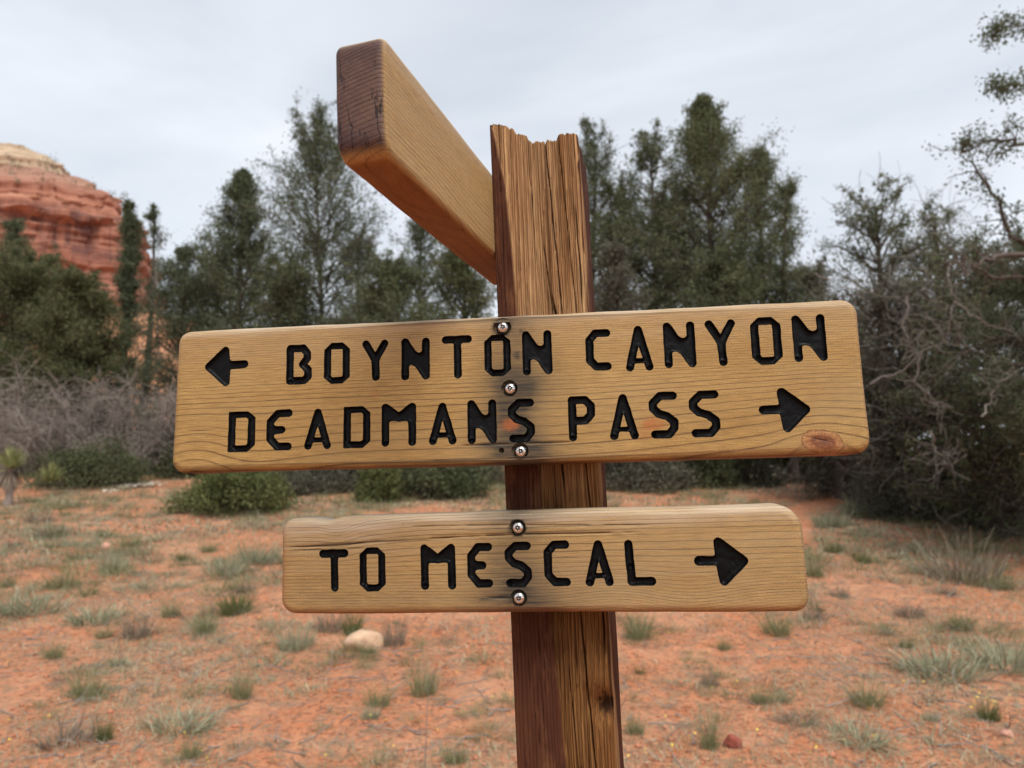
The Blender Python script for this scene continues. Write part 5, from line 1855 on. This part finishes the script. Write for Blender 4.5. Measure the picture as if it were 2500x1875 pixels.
A_, B_, C_, D_ = [np.array(q) for q in ((0.00285586, -0.01535741, 0.00371409), (1.00217413, 0.01880578, -0.01028184), (-0.03080718, 0.983479, 0.03824851), (0.01801532, -0.04939713, 1.00301959))]
o_s = A_ + (B_ - A_) * SX0 + (D_ - A_) * SZ0
LSm = rot4((B_ - A_, C_ - A_, D_ - A_), o_s)
HSm = [(0.33506 - SX0, -0.05711 - SZ0, 0.0077), (0.33368 - SX0, -0.11926 - SZ0, 0.0078)]
small = build_board('sign_board', LS, HS, 0.038, (0.014, 0.012, 0.022, 0.013), 0.0066, M_BOARD2, ring_small,
                    [(c, (b[0] * mm - SX0, b[1] * mm - SZ0, b[2] * mm - SX0, b[3] * mm - SZ0)) for c, *b in SMALL], HSm, stain_small, orange_small, knot_small, weather_small, LSm,
                    'lower short board routed with one line of black letters', endf=False, notch=(0.046, 0.010, 0.0028),
                    cracks=((0.004, 0.345, lambda x: np.interp(x, [0, .02, .06, .10, .14, .18, .24, .34], [.0622, .0624, .0632, .0660, .0672, .0684, .0694, .0688]), 0.0005, 0.0016), (0.004, 0.10, lambda x: 0.0595 + 0.010 * (x - 0.02), 0.0004, 0.0007),
                            (0.192, 0.234, lambda x: 0.0138 - 0.0009 * np.sin(x * 60), 0.0006, 0.0014), (0.12, 0.36, lambda x: 0.0770 + 0.002 * np.sin(x * 12), 0.0004, 0.0007)))
for hx, hz, hr in HSm:
    s_ = link('screw', SCREW, small, (hx + 0.0003, 0.0012, hz))
    s_.rotation_euler = (0, hx * 70, 0)

# ---- the arm board, on the left face of the post, pointing at the viewer
Ao, Ax, Ay, Az = [np.array(q) for q in ((-2.66157045e-03, 2.87783407e-02, 6.50002688e-04), (9.95268916e-01, -3.52966356e-02, -4.74824803e-03), (6.15524297e-02, 1.02621543e+00, 3.22066816e-02), (7.00851553e-04, -3.05967456e-03, 1.00013739e+00))]
ex_, ey_, ez_ = Ax - Ao, Ay - Ao, Az - Ao
AY0, AZ0, AX0 = -0.2225, 0.2155, 0.317724
o_a = Ao + ex_ * AX0 + ey_ * AY0 + ez_ * AZ0
LA = rot4((ey_, -ex_, ez_), o_a)


def warp_arm(x, y, z):
    w = z + 0.0025 * (fbm(x * 5 + 14, z * 14, 0, 261, 2) - 0.5) + 0.25 * y + 3.0 * (y - 0.019) ** 2
    return w + 0.012 * sstep(0.06, 0.22, x) * sstep(0.05, 0.0, z)


ring_arm = f_ring(lambda z: np.interp(z, [-.05, .0, .03, .06, .09, .2], [.0050, .0046, .0038, .0034, .0024, .0018]), warp_arm)
zero = lambda x, y, z: 0 * x
build_board('arm_board', 0.382, 0.0905, 0.038, (0.016, 0.012, 0.012, 0.012), 0.0055, M_BOARD, ring_arm, [], [], zero, lambda x, z: 0.40 * sstep(0.006, 0.0, z), zero,
            lambda x, y, z: np.clip(0.5 * sstep(0.072, 0.085, z) + 0.15, 0, 1), LA, 'blank-faced arm board pointing towards the viewer, its cut end dark')


# ---- the post: a square timber whose front has split away
def build_post():
    X0, X1, Y0, Y1 = 0.317724, 0.409241, 0.038, 0.127
    Wd = X1 - X0
    nx = 150
    zb = PB[2] - 0.25
    zs_ = np.concatenate([np.linspace(zb, -0.36, 30), np.linspace(-0.355, 0.3, 330), np.linspace(0.302, 0.36, 60)])
    u = np.linspace(0, 1, nx)
    prof = [(0, 358.7), (.09, 358.5), (.255, 352), (.265, 346), (.40, 342.5), (.415, 338.5), (.60, 333.5), (.615, 331.0), (.635, 332.5), (.76, 332.5), (.79, 336), (.88, 337.2), (1.0, 334.0)]
    ztop = np.interp(u, [p[0] for p in prof], [p[1] for p in prof]) * mm
    ztop = ztop + 0.0065 * np.sin(np.pi * u) ** 0.7
    ztop = ztop + 0.0018 * (fbm(u * 40, 0 * u, 0, 301, 2) - 0.5) + 0.0022 * (fbm(u * 75, 0 * u, 0, 303, 2) - 0.55) + 0.0020 * (np.floor(fbm(u * 22, 0 * u, 0, 302, 1) * 4) / 4 - 0.4)
    U, Zr = np.meshgrid(u, (zs_ - zb) / (zs_[-1] - zb), indexing='ij')
    # squeeze only the upper part so that rows end in the jagged top
    Zn = zb + Zr * (zs_[-1] - zb)
    f = sstep(0.0, 0.36, Zn)
    Z = Zn + f * (ztop[:, None] - 0.36)
    bx = np.interp(Z, [-0.30, -0.265, -0.139, -0.005, 0.153, 0.245, 0.302, 0.34, 0.36], [.52, .50, .42, .37, .215, .175, .12, .05, .0])
    bx = bx + 0.035 * (fbm(Z * 14, 0 * Z, 0, 305, 3) - 0.5)
    ur = 1.0 + 0.03 * (fbm(Z * 26, 0 * Z + 5, 0, 306, 3) - 0.5) - 0.05 * sstep(0.12, 0.30, Z) * (fbm(Z * 40, 0 * Z, 0, 307, 2) - 0.3)
    raw = sstep(-0.004, 0.010, U - bx) * sstep(0.004, -0.008, U - ur)
    low = sstep(0.02, -0.05, Z)  # raw wood coloured darker towards the bottom of the post
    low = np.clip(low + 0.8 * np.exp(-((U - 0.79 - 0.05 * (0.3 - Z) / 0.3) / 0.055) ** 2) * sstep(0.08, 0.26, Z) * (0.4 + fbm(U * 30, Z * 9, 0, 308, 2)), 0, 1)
    bend = 0.05 * (fbm(U * 2.0, Z * 6, 0, 309, 2) - 0.5) + 0.09 * sstep(-0.12, -0.26, Z) * np.exp(-((U - 0.80) / 0.16) ** 2) * 0.8
    uu = U + bend + 0.10 * (Z - 0.1) * -0.5
    # ridges torn along the grain
    rid = fbm(uu * 13, Z * 1.6, 0, 311, 2)
    stp = np.floor(rid * 7) / 7 + 0.35 * sstep(0.75, 1.0, (rid * 7) % 1) / 7
    fine = fbm(uu * 60, Z * 5, 0, 313, 3)
    conc = np.sin(np.pi * np.clip((U - 0.05) / 0.92, 0, 1)) ** 0.8 * (0.0105 * sstep(0.05, 0.34, Z) + 0.003)
    dep = raw * (0.0018 + conc + 0.015 * (stp - 0.35) + 0.0026 * (fine - 0.5) + 0.0008 * np.sin(uu * 46 * 2 * np.pi + 3 * rid))
    # long cracks: (u at top, u at bottom, z0, z1, half width, depth)
    crack = np.zeros_like(U)
    for ut, ub, za, zb_, wd, dp in ((0.612, 0.76, 0.05, 0.34, 0.0075, 0.010), (0.770, 0.90, 0.09, 0.34, 0.005, 0.006), (0.52, 0.62, 0.135, 0.235, 0.006, 0.006), (0.60, 0.66, 0.135, 0.172, 0.014, 0.012), (0.60, 0.63, -0.03, 0.03, 0.012, 0.010),
                                  (0.72, 0.79, -0.29, -0.13, 0.010, 0.008), (0.66, 0.66, -0.20, -0.12, 0.006, 0.006), (0.57, 0.62, -0.30, -0.18, 0.006, 0.005), (0.405, 0.44, 0.20, 0.345, 0.004, 0.004), (0.86, 0.90, -0.06, 0.04, 0.008, 0.006),
                                  (0.93, 0.94, 0.15, 0.26, 0.010, 0.006), (0.955, 0.95, -0.18, -0.13, 0.016, 0.007)):
        c = ub + (ut - ub) * np.clip((Z - za) / (zb_ - za), 0, 1) + 0.010 * (fbm(Z * 30 + ut * 9, 0 * Z, 0, 317, 2) - 0.5)
        fade = sstep(za - 0.004, za + 0.02, Z) * sstep(zb_ + 0.004, zb_ - 0.02 if zb_ < 0.3 else zb_ - 0.001, Z)
        m_ = np.exp(-((U - c) / (wd * 0.62)) ** 2) * fade
        dep = dep + dp * m_
        crack = np.maximum(crack, m_ * 0.95)
    # knot at the lower right
    kd = np.hypot((U - 0.94) / 0.13, (Z + 0.221) / 0.013)
    dep = dep - 0.006 * np.exp(-((U - 0.90) / 0.13) ** 2 - ((Z + 0.200) / 0.020) ** 2) + 0.009 * np.exp(-kd ** 2)
    crack = np.maximum(crack, 0.85 * sstep(1.0, 0.35, kd + 0.9 * (fbm(U * 30, Z * 300, 0, 321, 3) - 0.5)))
    # stained face: small checks and a slightly hand-planed surface
    tick = fbm(U * 42, Z * 24, 0, 323, 2)
    dep = dep + (1 - raw) * (0.0007 * (fbm(U * 9, Z * 8, 0, 325, 2) - 0.5) + 0.0016 * sstep(0.70, 0.80, tick))
    # arris rounding
    rad = 0.0022
    e0, e1 = np.clip(1 - U * Wd / rad, 0, 1), np.clip(1 - (1 - U) * Wd / rad, 0, 1)
    dep = dep + rad * (1 - np.sqrt(1 - np.minimum(0.999, e0) ** 2)) + rad * (1 - np.sqrt(1 - np.minimum(0.999, e1) ** 2))
    X = X0 + U * Wd
    Vf = np.stack([X, Y0 + dep, Z], -1)
    ring_f = uu * 24 + 1.2 * rid + 1.5 * conc * 100 * 0.2
    nz_ = len(zs_)
    # remaining faces: right, back, left - from the front's own edge columns
    cols = []
    ns = 14
    for k_ in range(1, ns + 1):
        f_ = k_ / ns
        cols.append((X1 + 0.0007 * np.sin(np.arange(nz_) * 0.05 + k_), Vf[-1, :, 1] + (Y1 - 0.003 - Vf[-1, :, 1]) * f_, Vf[-1, :, 2] - 0.004 * f_ * (Zr[-1])))
    for k_ in range(0, 9):
        f_ = k_ / 8
        zc = (Vf[-1, :, 2] * (1 - f_) + Vf[0, :, 2] * f_) - 0.006 * Zr[0]
        cols.append((X1 - 0.003 + (X0 - X1 + 0.006) * f_ + 0 * zc, Y1 + 0 * zc, zc))
    for k_ in range(ns):
        f_ = k_ / ns
        cols.append((X0 + 0 * zs_, Y1 - 0.003 + (Vf[0, :, 1] - Y1 + 0.003) * f_, Vf[0, :, 2] - 0.004 * (1 - f_) * Zr[0]))
    Vs = np.stack([np.stack(c, -1) for c in cols], 0)
    Va = np.concatenate([Vf, Vs], 0)
    nc = Va.shape[0]
    i = np.arange(nc * nz_).reshape(nc, nz_)
    j = np.roll(i, -1, axis=0)
    F = np.stack([i[:, :-1], j[:, :-1], j[:, 1:], i[:, 1:]], -1).reshape(-1, 4)
    z_s = np.zeros((nc - nx, nz_))
    sd = np.concatenate([np.linspace(0, 1, nc - nx)])[:, None] * 40 + 0 * z_s + 2 * fbm(np.linspace(0, 6, nc - nx)[:, None] + 0 * z_s, Vs[:, :, 2] * 5, 0, 331, 2)
    at_ = {'ring': np.concatenate([ring_f, sd]).ravel(), 'raw': np.concatenate([raw, sstep(0.0, -0.012, Vs[:, :, 1] - Y0 - 0.030 - 0.03 * (fbm(Vs[:, :, 2] * 22, Vs[:, :, 1] * 9, 0, 335, 3) - 0.5)) * (Vs[:, :, 0] > X1 - 0.01)]).ravel(), 'crack': np.concatenate([crack, z_s]).ravel(), 'weather_tone': np.concatenate([low, z_s + 0.5]).ravel()}  # last entry only carries the darker raw-wood tone
    V = Va.reshape(-1, 3)
    # cap
    cidx = len(V)
    V = np.concatenate([V, [[(X0 + X1) / 2, Y1 - 0.02, 0.322]]])
    tri = np.stack([i[:, -1], j[:, -1], np.full(nc, cidx), np.full(nc, cidx)], -1)
    for k_ in at_:
        at_[k_] = np.append(at_[k_], 1.0 if k_ == 'raw' else 0.0)
    V = V
    me = bpy.data.meshes.new('post')
    faces = [tuple(q) for q in F.tolist()] + [tuple(q[:3]) for q in tri.tolist()]
    me.from_pydata(V.tolist(), [], faces)
    me.polygons.foreach_set('use_smooth', np.ones(len(faces), bool))
    me.materials.append(M_POST)
    for an, av in at_.items():
        a_ = me.attributes.new(an, 'FLOAT', 'POINT')
        a_.data.foreach_set('value', np.asarray(av, np.float32))
    me.update()
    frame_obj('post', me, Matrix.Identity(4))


build_post()
